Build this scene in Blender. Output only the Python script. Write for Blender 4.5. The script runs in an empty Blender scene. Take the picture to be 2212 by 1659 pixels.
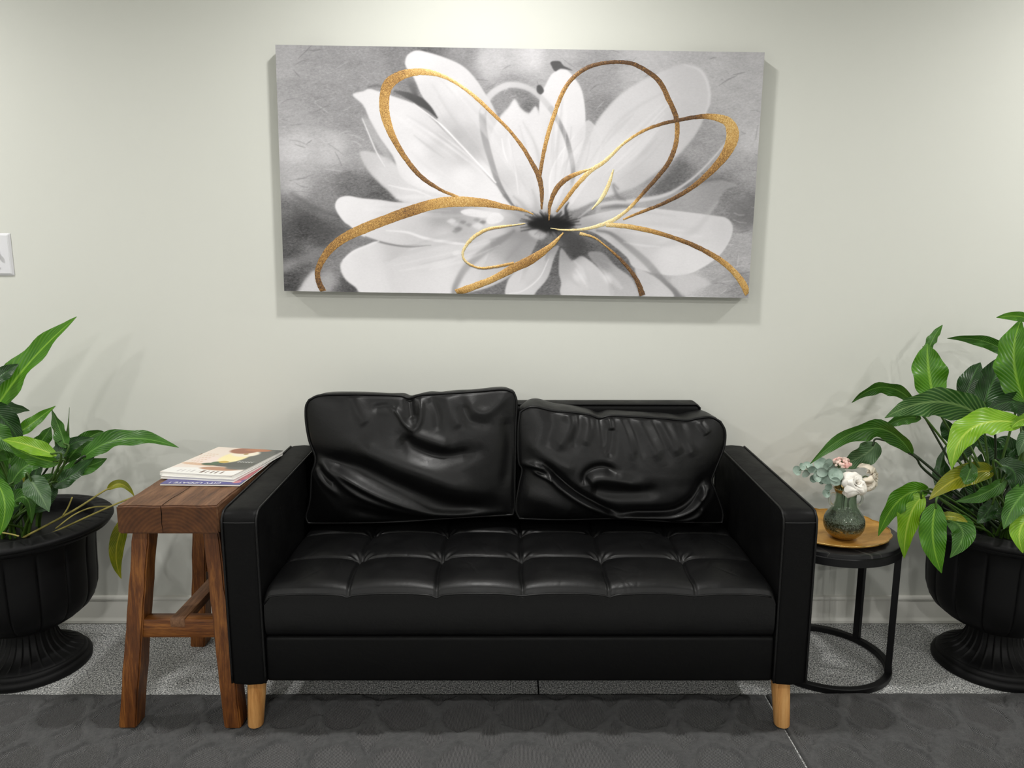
import bpy, bmesh, math, random
import numpy as np
from mathutils import Vector, Matrix

# ------------------------------------------------------------------ camera, world, light, exposure
sc = bpy.context.scene
C = sc.collection
PITCH = math.radians(9.6)
FPX, CAMY, CAMZ = 1600.0, -2.315, 1.2
cam_d = bpy.data.cameras.new('camera')
cam = bpy.data.objects.new('camera', cam_d)
C.objects.link(cam)
cam_d.sensor_width = 36.0
cam_d.lens = 36.0 * FPX / 2212.0
cam_d.clip_start = 0.02
cam.location = (0, CAMY, CAMZ)
cam.rotation_euler = (math.pi / 2 - PITCH, 0, 0)
sc.camera = cam

world = bpy.data.worlds.new('world')
sc.world = world
world.use_nodes = True
world.node_tree.nodes['Background'].inputs[0].default_value = (0.9, 0.95, 1.0, 1)
world.node_tree.nodes['Background'].inputs[1].default_value = 0.05

CEIL = 2.36
LAMP_Y = -0.69
LAMPS = [(-2.15, LAMP_Y, 13.0), (-0.09, LAMP_Y, 13.0), (2.02, LAMP_Y, 13.0),
         (-2.15, -2.75, 13.0), (-0.09, -2.75, 13.0), (2.02, -2.75, 13.0),  # unseen row behind the camera, added as fill
         (-2.15, -4.8, 32.0), (-0.09, -4.8, 32.0), (2.02, -4.8, 32.0)]  # deeper unseen row, added to lift the low wall and floor
LAMP_R = 0.065
for i, (lx, ly, lp) in enumerate(LAMPS):
    ld = bpy.data.lights.new('downlight_beam', 'AREA')
    ld.shape = 'DISK'
    ld.size = 2 * LAMP_R
    ld.energy = lp
    ld.color = (1.0, 0.985, 0.955)
    if ly == LAMP_Y: ld.spread = math.radians(156)
    lo = bpy.data.objects.new('downlight_beam', ld)
    lo.location = (lx, ly, CEIL - 0.012)
    C.objects.link(lo)

sc.view_settings.view_transform = 'Standard'
sc.view_settings.look = 'None'
sc.view_settings.gamma = 1.0
sc.view_settings.use_curve_mapping = False
sc.view_settings.exposure = 0.31

random.seed(7)
rng = np.random.default_rng(11)


# ------------------------------------------------------------------ helpers
def P(x, y, Y):
    """point of the plane at depth Y that the photograph shows at (x, y)"""
    u, v = (x - 1106.0) / FPX, (y - 829.5) / FPX
    d = Vector((u, math.cos(PITCH) - v * math.sin(PITCH), -math.sin(PITCH) - v * math.cos(PITCH)))
    return Vector((0, CAMY, CAMZ)) + d * ((Y - CAMY) / d.y)


def PZ(x, y, Z):
    u, v = (x - 1106.0) / FPX, (y - 829.5) / FPX
    d = Vector((u, math.cos(PITCH) - v * math.sin(PITCH), -math.sin(PITCH) - v * math.cos(PITCH)))
    return Vector((0, CAMY, CAMZ)) + d * ((Z - CAMZ) / d.z)


def depth_of(p):
    return (p.y - CAMY) * math.cos(PITCH) - (p.z - CAMZ) * math.sin(PITCH)


def tag(o, label=None, cat=None, group=None, kind=None):
    if label: o['label'] = label
    if cat: o['category'] = cat
    if group: o['group'] = group
    if kind: o['kind'] = kind
    return o


def empty(name, loc=(0, 0, 0), rz=0.0):
    o = bpy.data.objects.new(name, None)
    o.empty_display_size = 0.05
    o.location = loc
    o.rotation_euler = (0, 0, rz)
    C.objects.link(o)
    return o


def link(name, me, mat=None, parent=None, smooth=True):
    o = bpy.data.objects.new(name, me)
    C.objects.link(o)
    if mat is not None and len(me.materials) == 0:
        me.materials.append(mat)
    if smooth:
        me.polygons.foreach_set('use_smooth', [True] * len(me.polygons))
    else:
        me.polygons.foreach_set('use_smooth', [False] * len(me.polygons))
    me.update()
    if parent is not None:
        o.parent = parent
        # vertices are given in world space, so undo the parent's transform (computed by hand)
        m = Matrix.Translation(parent.location) @ parent.rotation_euler.to_matrix().to_4x4()
        if parent.parent is not None:
            pp = parent.parent
            m = (Matrix.Translation(pp.location) @ pp.rotation_euler.to_matrix().to_4x4()) @ parent.matrix_parent_inverse @ m
        o.matrix_parent_inverse = m.inverted()
    return o


def obj(name, verts, faces, mat, parent=None, smooth=True):
    me = bpy.data.meshes.new(name)
    me.from_pydata([tuple(v) for v in verts], [], faces)
    me.update()
    return link(name, me, mat, parent, smooth)


def bm_obj(name, bm, mat, parent=None, smooth=False):
    me = bpy.data.meshes.new(name)
    bm.to_mesh(me)
    bm.free()
    return link(name, me, mat, parent, smooth)


def auto_smooth(o, ang=40):
    """mark sharp edges by angle so that flat faces stay flat"""
    me = o.data
    bm = bmesh.new()
    bm.from_mesh(me)
    lim = math.radians(ang)
    for e in bm.edges:
        if len(e.link_faces) == 2 and e.calc_face_angle(0) > lim:
            e.smooth = False
    for f in bm.faces: f.smooth = True
    bm.to_mesh(me)
    bm.free()
    me.update()
    return o


def box(name, lo, hi, mat, parent=None, bevel=0.0, seg=3, fn=None):
    bm = bmesh.new()
    bmesh.ops.create_cube(bm, size=1.0)
    lo, hi = Vector(lo), Vector(hi)
    for v in bm.verts:
        v.co = Vector([lo[k] + (v.co[k] + 0.5) * (hi[k] - lo[k]) for k in range(3)])
    if fn:
        for v in bm.verts:
            v.co = Vector(fn(v.co))
    if bevel > 0:
        bmesh.ops.bevel(bm, geom=list(bm.edges), offset=bevel, segments=seg, profile=0.5, affect='EDGES')
    o = bm_obj(name, bm, mat, parent)
    return auto_smooth(o, 35)


def catmull(pts, n=12, closed=False):
    pts = [np.array(p, float) for p in pts]
    m = len(pts)
    out = []
    rngi = range(m) if closed else range(m - 1)
    for i in rngi:
        if closed:
            p0, p1, p2, p3 = pts[(i - 1) % m], pts[i], pts[(i + 1) % m], pts[(i + 2) % m]
        else:
            p1, p2 = pts[i], pts[i + 1]
            p0 = pts[i - 1] if i > 0 else 2 * p1 - p2
            p3 = pts[i + 2] if i + 2 < m else 2 * p2 - p1
        for k in range(n):
            t = k / n
            out.append(0.5 * ((2 * p1) + (-p0 + p2) * t + (2 * p0 - 5 * p1 + 4 * p2 - p3) * t * t
                              + (-p0 + 3 * p1 - 3 * p2 + p3) * t ** 3))
    if not closed:
        out.append(pts[-1])
    return np.array(out)


def resample(pts, n):
    pts = np.asarray(pts, float)
    d = np.r_[0, np.cumsum(np.linalg.norm(np.diff(pts, axis=0), axis=1))]
    s = np.linspace(0, d[-1], n)
    return np.stack([np.interp(s, d, pts[:, k]) for k in range(pts.shape[1])], 1)


def tube_data(pts, rad, n=8, closed=False, cap=True):
    pts = [Vector(p) for p in pts]
    m = len(pts)
    if not hasattr(rad, '__len__'):
        rad = [rad] * m
    verts, faces = [], []
    up = None
    for i in range(m):
        if closed:
            t = pts[(i + 1) % m] - pts[i - 1]
        else:
            t = pts[min(i + 1, m - 1)] - pts[max(i - 1, 0)]
        t = t.normalized() if t.length > 1e-9 else Vector((0, 0, 1))
        if up is None:
            a = Vector((0, 0, 1)) if abs(t.z) < 0.9 else Vector((1, 0, 0))
            up = (a - t * a.dot(t)).normalized()
        else:
            up = (up - t * up.dot(t))
            up = up.normalized() if up.length > 1e-6 else Vector((1, 0, 0))
        s = t.cross(up)
        for k in range(n):
            a = 2 * math.pi * k / n
            verts.append(pts[i] + (up * math.cos(a) + s * math.sin(a)) * rad[i])
    seg = m if closed else m - 1
    for i in range(seg):
        j = (i + 1) % m
        for k in range(n):
            k2 = (k + 1) % n
            faces.append((i * n + k, i * n + k2, j * n + k2, j * n + k))
    if cap and not closed:
        faces.append(tuple(range(n))[::-1])
        faces.append(tuple((m - 1) * n + k for k in range(n)))
    return verts, faces


def tube(name, pts, rad, mat, parent=None, n=8, closed=False):
    v, f = tube_data(pts, rad, n, closed)
    return obj(name, v, f, mat, parent)


def lathe(name, prof, mat, parent=None, c=(0, 0, 0), n=64, fn=None, closed=False, ang=45):
    """prof: list of (r, z); fn(r, z, angle) -> (r, z)"""
    verts, faces = [], []
    m = len(prof)
    for i, (r, z) in enumerate(prof):
        for k in range(n):
            a = 2 * math.pi * k / n
            rr, zz = fn(r, z, a) if fn else (r, z)
            verts.append((c[0] + rr * math.cos(a), c[1] + rr * math.sin(a), c[2] + zz))
    for i in range(m if closed else m - 1):
        j = (i + 1) % m
        for k in range(n):
            k2 = (k + 1) % n
            faces.append((i * n + k, i * n + k2, j * n + k2, j * n + k))
    if not closed:
        if prof[0][0] > 1e-5: faces.append(tuple(range(n))[::-1])
        if prof[-1][0] > 1e-5: faces.append(tuple((m - 1) * n + k for k in range(n)))
    o = obj(name, verts, faces, mat, parent)
    return auto_smooth(o, ang)


def grid_faces(nu, nv, off=0):
    return [(off + j * nu + i, off + j * nu + i + 1, off + (j + 1) * nu + i + 1, off + (j + 1) * nu + i)
            for j in range(nv - 1) for i in range(nu - 1)]


def big_grid(name, co, nu, nv, mat, parent=None, flip=False):
    """co: (nv*nu,3) array, fast build"""
    me = bpy.data.meshes.new(name)
    nf = (nu - 1) * (nv - 1)
    me.vertices.add(nu * nv)
    me.vertices.foreach_set('co', np.ascontiguousarray(co, dtype=np.float32).ravel())
    i, j = np.meshgrid(np.arange(nu - 1), np.arange(nv - 1))
    a = (j * nu + i).ravel()
    q = np.stack([a, a + 1, a + nu + 1, a + nu], 1)
    if flip: q = q[:, ::-1]
    me.loops.add(nf * 4)
    me.loops.foreach_set('vertex_index', np.ascontiguousarray(q, dtype=np.int32).ravel())
    me.polygons.add(nf)
    me.polygons.foreach_set('loop_start', np.arange(0, nf * 4, 4, dtype=np.int32))
    me.update(calc_edges=True)
    me.validate()
    return link(name, me, mat, parent, True)


def set_color(me, name, cols):
    at = me.attributes.new(name, 'FLOAT_COLOR', 'POINT')
    c = np.ones((len(cols), 4), np.float32)
    c[:, :3] = cols
    at.data.foreach_set('color', c.ravel())


def set_float(me, name, vals):
    at = me.attributes.new(name, 'FLOAT', 'POINT')
    at.data.foreach_set('value', np.ascontiguousarray(vals, dtype=np.float32))


def lin(c):
    c = np.asarray(c, float)
    return np.where(c <= 0.04045, c / 12.92, ((c + 0.055) / 1.055) ** 2.4)


def rgb(r, g, b):
    return tuple(float(v) for v in lin(np.array([r, g, b]) / 255.0)) + (1.0,)


# ------------------------------------------------------------------ materials
class Mat:
    def __init__(self, name, color=(0.5, 0.5, 0.5, 1), rough=0.5, metal=0.0, spec=0.5):
        self.m = bpy.data.materials.new(name)
        self.m.use_nodes = True
        self.nt = self.m.node_tree
        self.b = self.nt.nodes['Principled BSDF']
        self.set('Base Color', color)
        self.set('Roughness', rough)
        self.set('Metallic', metal)
        self.set('Specular IOR Level', spec)

    def set(self, k, v):
        self.b.inputs[k].default_value = v

    def n(self, t, **kw):
        nd = self.nt.nodes.new(t)
        for k, v in kw.items():
            if k.startswith('i_'):
                key = k[2:].replace('_', ' ')
                nd.inputs[int(key) if key.isdigit() else key].default_value = v
            else:
                setattr(nd, k, v)
        return nd

    def l(self, a, b):
        self.nt.links.new(a, b)

    def coord(self, kind='Object', scale=(1, 1, 1), rot=(0, 0, 0)):
        tc = self.n('ShaderNodeTexCoord')
        mp = self.n('ShaderNodeMapping')
        mp.inputs['Scale'].default_value = scale
        mp.inputs['Rotation'].default_value = rot
        self.l(tc.outputs[kind], mp.inputs['Vector'])
        return mp.outputs['Vector']

    def noise(self, vec, scale, detail=4, rough=0.55, dist=0.0):
        nd = self.n('ShaderNodeTexNoise')
        nd.inputs['Scale'].default_value = scale
        nd.inputs['Detail'].default_value = detail
        nd.inputs['Roughness'].default_value = rough
        nd.inputs['Distortion'].default_value = dist
        self.l(vec, nd.inputs['Vector'])
        return nd.outputs['Fac']

    def ramp(self, fac, stops, interp='LINEAR'):
        nd = self.n('ShaderNodeValToRGB')
        cr = nd.color_ramp
        cr.interpolation = interp
        while len(cr.elements) < len(stops):
            cr.elements.new(0.5)
        for e, (p, c) in zip(cr.elements, stops):
            e.position = p
            e.color = c if hasattr(c, '__len__') else (c, c, c, 1)
        self.l(fac, nd.inputs['Fac'])
        return nd.outputs['Color']

    def mix(self, fac, a, b, mode='MIX'):
        nd = self.n('ShaderNodeMix', data_type='RGBA', blend_type=mode)
        for s, v in ((nd.inputs[0], fac), (nd.inputs[6], a), (nd.inputs[7], b)):
            if hasattr(v, 'is_linked'): self.l(v, s)
            else: s.default_value = v
        return nd.outputs[2]

    def math(self, op, a, b=0.0, c=0.0):
        nd = self.n('ShaderNodeMath', operation=op)
        for s, v in zip(nd.inputs, (a, b, c)):
            if hasattr(v, 'is_linked'): self.l(v, s)
            else: s.default_value = v
        return nd.outputs[0]

    def bump(self, h, strength=0.3, dist=0.002, prev=None):
        nd = self.n('ShaderNodeBump')
        nd.inputs['Strength'].default_value = strength
        nd.inputs['Distance'].default_value = dist
        self.l(h, nd.inputs['Height'])
        if prev is not None: self.l(prev, nd.inputs['Normal'])
        return nd.outputs['Normal']

    def attr(self, name):
        nd = self.n('ShaderNodeAttribute', attribute_name=name)
        return nd

    def to(self, out, key):
        self.l(out, self.b.inputs[key])


M = {}


def mk_wall():
    m = Mat('wall_paint', rgb(214, 215, 208), 0.62, spec=0.25)
    v = m.coord()
    m.to(m.bump(m.noise(v, 260, 3), 0.06, 0.001), 'Normal')
    m.to(m.mix(0.03, rgb(214, 215, 208), m.ramp(m.noise(v, 2.5, 2), [(0.3, rgb(205, 204, 192)), (0.7, rgb(222, 222, 214))])), 'Base Color')
    return m.m


M['wall'] = mk_wall()
M['trim'] = Mat('trim_paint', rgb(218, 217, 210), 0.38, spec=0.4).m
M['ceiling'] = Mat('ceiling_paint', rgb(225, 225, 220), 0.8, spec=0.2).m


def mk_floor():
    m = Mat('speckled_carpet', (0.2, 0.2, 0.2, 1), 0.95, spec=0.1)
    v = m.coord(scale=(1, 0.8, 1))
    n0 = m.noise(v, 330, 3, 0.6)
    n1 = m.noise(v, 170, 3, 0.6)
    f = m.math('ADD', m.math('MULTIPLY', n0, 0.7), m.math('MULTIPLY', n1, 0.3))
    col = m.ramp(f, [(0.37, rgb(36, 37, 38)), (0.45, rgb(116, 117, 117)), (0.515, rgb(176, 177, 176)), (0.60, rgb(244, 244, 241))])
    m.to(col, 'Base Color')
    m.to(m.bump(f, 0.7, 0.004), 'Normal')
    return m.m


M['floor'] = mk_floor()
M['seam'] = Mat('carpet_seam_dark', rgb(22, 22, 22), 0.95, spec=0.05).m


def mk_rug():
    m = Mat('rug_yarn', rgb(66, 66, 67), 0.95, spec=0.08)
    v = m.coord()
    pile = m.attr('pile').outputs['Fac']
    w = m.n('ShaderNodeTexWave', wave_type='BANDS', bands_direction='X')
    w.inputs['Scale'].default_value = 100
    w.inputs['Distortion'].default_value = 2.0
    w.inputs['Detail'].default_value = 2
    w.inputs['Detail Scale'].default_value = 3
    m.l(v, w.inputs['Vector'])
    rib = w.outputs['Fac']
    fl = m.noise(v, 420, 4, 0.7)
    sm = m.noise(v, 60, 3, 0.6)
    h = m.mix(pile, rib, m.math('ADD', m.math('MULTIPLY', fl, 0.7), m.math('MULTIPLY', sm, 0.6)))
    c_rib = m.ramp(rib, [(0.1, rgb(34, 34, 35)), (0.75, rgb(112, 111, 111))])
    c_pile = m.ramp(m.math('ADD', m.math('MULTIPLY', fl, 0.6), m.math('MULTIPLY', sm, 0.4)), [(0.3, rgb(50, 50, 51)), (0.7, rgb(90, 90, 90))])
    m.to(m.mix(pile, c_rib, c_pile), 'Base Color')
    m.to(m.bump(h, 0.9, 0.005), 'Normal')
    m.set('Sheen Weight', 0.15)
    return m.m


M['rug'] = mk_rug()


def mk_leather(name, rough=0.40, base=0.0028, spec=0.27):
    m = Mat(name, (base, base, base * 1.08, 1), rough, spec=spec)
    v = m.coord()
    vo = m.n('ShaderNodeTexVoronoi', feature='DISTANCE_TO_EDGE')
    vo.inputs['Scale'].default_value = 300
    m.l(v, vo.inputs['Vector'])
    n2 = m.noise(v, 90, 5, 0.65)
    n3 = m.noise(v, 14, 4, 0.6)
    b1 = m.bump(vo.outputs['Distance'], 0.06, 0.0012)
    wr = m.noise(m.coord(scale=(1, 1, 1.3)), 26, 6, 0.62, 1.0)
    b0 = m.bump(wr, 0.10, 0.006, b1)
    b2 = m.bump(n2, 0.12, 0.0015, b0)
    m.to(b2, 'Normal')
    m.to(m.ramp(n3, [(0.25, rough - 0.07), (0.75, rough + 0.12)]), 'Roughness')
    return m.m


M['leather'] = mk_leather('black_leather')
M['leather_frame'] = mk_leather('black_leather_frame', 0.5, 0.0018, 0.14)
M['thread'] = Mat('black_thread', rgb(24, 24, 25), 0.7).m


def mk_wood(name, dark, mid, light, scale=1.0, rough=0.42, axis=(9, 1.0, 9), rings=0.0):
    m = Mat(name, mid, rough, spec=0.4)
    v = m.coord(scale=tuple(a * scale for a in axis))
    n1 = m.noise(v, 5, 8, 0.65, 0.6)
    n2 = m.noise(v, 22, 6, 0.7, 0.2)
    n3 = m.noise(m.coord(), 5, 3, 0.5)
    f = m.math('ADD', m.math('MULTIPLY', n1, 0.55), m.math('ADD', m.math('MULTIPLY', n2, 0.3), m.math('MULTIPLY', n3, 0.2)))
    m.to(m.ramp(f, [(0.36, dark), (0.52, mid), (0.68, light)]), 'Base Color')
    m.to(m.bump(n2, 0.25, 0.0015), 'Normal')
    return m.m


WD, WM, WL = rgb(42, 20, 7), rgb(98, 55, 20), rgb(152, 98, 44)
M['wood_y'] = mk_wood('stool_wood_top', rgb(52, 31, 18), rgb(102, 70, 47), rgb(136, 100, 72), 1, 0.55, (12, 1.2, 12))
M['wood_z'] = mk_wood('stool_wood_leg', WD, WM, WL, 1, 0.42, (12, 12, 1.0))
M['wood_x'] = mk_wood('stool_wood_rail', WD, WM, WL, 1, 0.42, (1.0, 12, 12))


def mk_endgrain():
    m = Mat('stool_wood_end_grain', WM, 0.5, spec=0.35)
    tc = m.coord(scale=(1, 1, 1))
    w = m.n('ShaderNodeTexWave', wave_type='RINGS', rings_direction='Y')
    w.inputs['Scale'].default_value = 34
    w.inputs['Distortion'].default_value = 2.5
    w.inputs['Detail'].default_value = 4
    w.inputs['Detail Scale'].default_value = 1.2
    mp = m.n('ShaderNodeMapping')
    mp.inputs['Location'].default_value = (0.83, 0.0, -0.50)
    m.l(tc, mp.inputs['Vector'])
    m.l(mp.outputs['Vector'], w.inputs['Vector'])
    n1 = m.noise(tc, 30, 5, 0.6)
    f = m.math('ADD', m.math('MULTIPLY', w.outputs["Fac"], 0.15), m.math('MULTIPLY', n1, 0.75))
    m.to(m.ramp(f, [(0.2, rgb(52, 27, 10)), (0.5, rgb(84, 49, 21)), (0.85, rgb(112, 70, 33))]), 'Base Color')
    return m.m


M['wood_end'] = mk_endgrain()
M['oak'] = mk_wood('sofa_leg_wood', rgb(158, 102, 48), rgb(202, 148, 88), rgb(220, 172, 112), 1, 0.4, (10, 10, 0.8))
M['crack'] = Mat('wood_crack', rgb(16, 9, 5), 0.9, spec=0.1).m


def mk_plastic():
    m = Mat('black_urn_plastic', (0.0030, 0.0030, 0.0033, 1), 0.55, spec=0.20)
    v = m.coord()
    m.to(m.bump(m.noise(v, 240, 4, 0.7), 0.12, 0.001), 'Normal')
    return m.m


M['urn'] = mk_plastic()
M['metal'] = Mat('black_powder_metal', (0.004, 0.004, 0.0045, 1), 0.45, spec=0.28).m


def mk_soil():
    m = Mat('potting_soil', rgb(40, 25, 16), 0.95, spec=0.1)
    v = m.coord()
    n1 = m.noise(v, 90, 5, 0.7)
    m.to(m.ramp(n1, [(0.35, rgb(22, 14, 9)), (0.55, rgb(70, 40, 24)), (0.75, rgb(120, 82, 55))]), 'Base Color')
    m.to(m.bump(n1, 1.0, 0.012), 'Normal')
    return m.m


M['soil'] = mk_soil()


def mk_leaf(name, dark, mid, vein, transl=0.18, rough=0.36, vm=0.5):
    m = Mat(name, mid, rough, spec=0.45)
    uv = m.n('ShaderNodeUVMap')
    sp = m.n('ShaderNodeSeparateXYZ')
    m.l(uv.outputs['UV'], sp.inputs[0])
    u = m.math('ABSOLUTE', m.math('SUBTRACT', m.math('MULTIPLY', sp.outputs[0], 2.0), 1.0))
    vv = sp.outputs[1]
    ph = m.math('SUBTRACT', m.math('MULTIPLY', vv, 15.0), m.math('MULTIPLY', m.math('POWER', u, 0.8), 4.6))
    side = m.math('POWER', m.math('ABSOLUTE', m.math('SINE', m.math('MULTIPLY', ph, math.pi))), 0.5)
    side = m.math('SUBTRACT', 1.0, side)
    mid_v = m.ramp(u, [(0.0, 1.0), (0.05, 0.8), (0.11, 0.0)])
    oc = m.coord()
    n1 = m.noise(oc, 14, 4, 0.6)
    base = m.ramp(n1, [(0.3, dark), (0.7, mid)])
    c1 = m.mix(m.math('MULTIPLY', side, vm), base, vein)
    c2 = m.mix(m.math('MULTIPLY', mid_v, 0.75), c1, vein)
    m.to(c2, 'Base Color')
    m.to(m.bump(side, 0.35, 0.003), 'Normal')
    tr = m.n('ShaderNodeBsdfTranslucent')
    m.l(c2, tr.inputs['Color'])
    mx = m.n('ShaderNodeMixShader')
    mx.inputs[0].default_value = transl
    out = m.nt.nodes['Material Output']
    m.l(m.b.outputs[0], mx.inputs[1])
    m.l(tr.outputs[0], mx.inputs[2])
    m.l(mx.outputs[0], out.inputs['Surface'])
    return m.m


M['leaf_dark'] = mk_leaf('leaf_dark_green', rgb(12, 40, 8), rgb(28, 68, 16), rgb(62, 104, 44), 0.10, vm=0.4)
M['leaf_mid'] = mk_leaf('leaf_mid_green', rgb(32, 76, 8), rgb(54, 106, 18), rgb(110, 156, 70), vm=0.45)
M['leaf_stripe'] = mk_leaf('leaf_striped_green', rgb(30, 74, 20), rgb(44, 94, 30), rgb(134, 168, 98), 0.12, vm=0.75)
M['leaf_bright'] = mk_leaf('leaf_bright_green', rgb(46, 102, 6), rgb(74, 130, 12), rgb(140, 186, 60), 0.22, vm=0.3)
M['leaf_lime'] = mk_leaf('leaf_lime_green', rgb(92, 144, 10), rgb(126, 174, 24), rgb(186, 212, 84), 0.22, vm=0.35)
M['leaf_yellow'] = mk_leaf('leaf_yellow_green', rgb(84, 104, 10), rgb(142, 142, 20), rgb(190, 180, 60), 0.2, vm=0.35)
M['leaf_gray'] = mk_leaf('leaf_grey_green', rgb(44, 76, 40), rgb(64, 96, 56), rgb(112, 138, 96), 0.12, 0.42)
M['petiole'] = Mat('petiole_green', rgb(58, 88, 24), 0.45).m
M['petiole_dark'] = Mat('petiole_dark_green', rgb(28, 44, 18), 0.45).m
M['petiole_dry'] = Mat('petiole_dry', rgb(150, 140, 72), 0.6).m


def mk_gold(name, a, b, c, rough=0.3, metal=0.85, scale=260):
    m = Mat(name, b, rough, metal)
    v = m.coord(scale=(1, 1, 1))
    n1 = m.noise(v, scale, 5, 0.75, 0.8)
    n2 = m.noise(v, 11, 3, 0.6)
    f = m.math('ADD', m.math('MULTIPLY', n1, 0.62), m.math('MULTIPLY', n2, 0.42))
    m.to(m.ramp(f, [(0.38, a), (0.53, b), (0.68, c)]), 'Base Color')
    m.to(m.bump(n1, 0.4, 0.001), 'Normal')
    return m.m




def mk_foil():
    m = Mat('gold_foil', rgb(190, 145, 75), 0.5, 0.2)
    v = m.coord()
    n1 = m.noise(m.coord(scale=(1, 1, 1), rot=(0, 0.6, 0)), 330, 4, 0.8, 1.5)
    tone = m.attr('tone').outputs['Fac']
    f = m.math('ADD', m.math('MULTIPLY', tone, 0.5), m.math('MULTIPLY', m.math('SUBTRACT', n1, 0.5), 2.4))
    m.to(m.ramp(f, [(0.0, rgb(74, 52, 36)), (0.22, rgb(132, 94, 52)), (0.48, rgb(196, 150, 80)), (0.68, rgb(220, 184, 112)), (0.9, rgb(232, 224, 180))]), 'Base Color')
    m.to(m.bump(n1, 0.3, 0.0008), 'Normal')
    return m.m


M['gold_foil'] = mk_foil()
M['tray'] = mk_gold('gold_tray_lacquer', rgb(186, 136, 60), rgb(200, 150, 72), rgb(212, 164, 86), 0.36, 0.45, 40)
M['plate_white'] = Mat('switch_plastic', rgb(222, 222, 226), 0.3).m
M['screw'] = Mat('screw_paint', rgb(205, 205, 208), 0.3).m

# ------------------------------------------------------------------ setting
XL, XR, YF = -3.3, 3.3, -6.2


def struct(o):
    o['kind'] = 'structure'
    return o


def slab(name, lo, hi, mat):
    return struct(box(name, lo, hi, mat))


fl = slab('floor', (XL, YF, -0.06), (XR, 0, 0), M['floor'])
box('carpet_seam', (0.0725, -1.2, 0.0), (0.0765, -0.012, 0.0012), M['seam'], fl)
slab('wall_back', (XL, 0, -0.06), (XR, 0.1, CEIL + 0.1), M['wall'])
slab('wall_left', (XL - 0.1, YF, -0.06), (XL, 0.1, CEIL + 0.1), M['wall'])
slab('wall_right', (XR, YF, -0.06), (XR + 0.1, 0.1, CEIL + 0.1), M['wall'])
M['wall_far'] = Mat('darkened_front_wall', rgb(74, 74, 76), 0.6, spec=0.2).m  # unseen wall made dark so the leather reflects less light
slab('wall_front', (XL, YF - 0.1, -0.06), (XR, YF, CEIL + 0.1), M['wall_far'])
slab('ceiling', (XL, YF, CEIL), (XR, 0, CEIL + 0.1), M['ceiling'])


def baseboard():
    prof = [(0, 0), (-0.013, 0), (-0.0165, 0.004), (-0.0165, 0.012), (-0.0125, 0.019), (-0.0115, 0.0235), (-0.0115, 0.07), (-0.0095, 0.0745),
            (-0.0095, 0.080), (-0.0115, 0.083), (-0.0115, 0.088), (-0.0085, 0.0925), (-0.003, 0.0945), (0, 0.095)]
    v, f = [], []
    n = len(prof)
    for x in (XL, XR):
        for y, z in prof: v.append((x, y, z))
    for k in range(n - 1):
        f.append((k, n + k, n + k + 1, k + 1))
    o = obj('baseboard_back', v, f, M['trim'], None)
    auto_smooth(o, 25)
    struct(o)


baseboard()


# ------------------------------------------------------------------ rugs
def rug(x0, x1, y0, y1, label, shift, seed):
    sx, sy = 0.0036, 0.0036
    nx, ny = int((x1 - x0) / sx), int((y1 - y0) / sy)
    X, Y = np.meshgrid(np.linspace(x0, x1, nx), np.linspace(y0, y1, ny))
    a, b = 0.1545, 0.188
    gx = (X - shift[0]) / a
    gy = (Y - shift[1]) / b
    # slight waviness of the hand-tufted look
    wob = 0.05 * np.sin(7 * Y + 3 * X) + 0.03 * np.sin(19 * X + seed)
    gx = gx + wob
    gy = gy + 0.03 * np.sin(9 * X + seed)
    dx = (gx - np.round(gx)) * a
    dy = (gy - np.round(gy)) * b
    circ = (np.abs(dx) / 0.0595) ** 1.7 + (np.abs(dy) / 0.064) ** 1.7
    gx2, gy2 = gx - 0.5, gy - 0.5
    ex = (gx2 - np.round(gx2)) * a
    ey = (gy2 - np.round(gy2)) * b
    star = (np.abs(ex) / 0.040) ** 0.75 + (np.abs(ey) / 0.056) ** 0.75
    r = np.random.default_rng(seed)

    def smooth(k):
        a = r.normal(size=(ny // k + 3, nx // k + 3))
        jj, ii = np.arange(ny) / k, np.arange(nx) / k
        j0, i0 = jj.astype(int), ii.astype(int)
        tj, ti = (jj - j0)[:, None], (ii - i0)[None]
        tj, ti = tj * tj * (3 - 2 * tj), ti * ti * (3 - 2 * ti)
        return (a[j0][:, i0] * (1 - tj) * (1 - ti) + a[j0 + 1][:, i0] * tj * (1 - ti) + a[j0][:, i0 + 1] * (1 - tj) * ti + a[j0 + 1][:, i0 + 1] * tj * ti)
    jag = 0.10 * smooth(7) + 0.06 * smooth(3) + 0.08 * smooth(20)
    circ = circ + jag
    star = star + jag
    low = np.maximum(1 / (1 + np.exp((circ - 1) * 16)), 1 / (1 + np.exp((star - 1) * 12)))
    edge = np.minimum(np.minimum(X - x0, x1 - X), np.minimum(Y - y0, y1 - Y))
    pile = 1 - low
    crease = np.exp(-(np.minimum(np.abs(circ - 1.10), np.abs(star - 1.15)) / 0.07) ** 2) * np.clip(0.7 + 0.6 * smooth(12), 0, 1.4)
    lump = smooth(8)
    Z = 0.0030 + 0.0080 * pile + 0.0008 * r.normal(size=X.shape) * pile + 0.0009 * lump * pile - 0.0075 * crease
    binding = np.clip(1.6 - edge / 0.010, 0, 1)
    Z = Z * (1 - 0.85 * binding) + 0.009 * 0.85 * binding
    Z = np.clip(Z, 0.0015, 0.0122)
    Z = np.where(edge < 1e-6, 0.0005, Z)
    pile = np.maximum(pile, binding)
    Yw = Y + np.where(np.abs(Y - y1) < 0.03, 0.0007 * np.sin(13 * X + seed), 0)
    o = big_grid('rug', np.stack([X, Yw, Z], -1).reshape(-1, 3), nx, ny, M['rug'])
    set_float(o.data, 'pile', pile.ravel())
    tag(o, label, 'rug', 'charcoal rugs')


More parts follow.
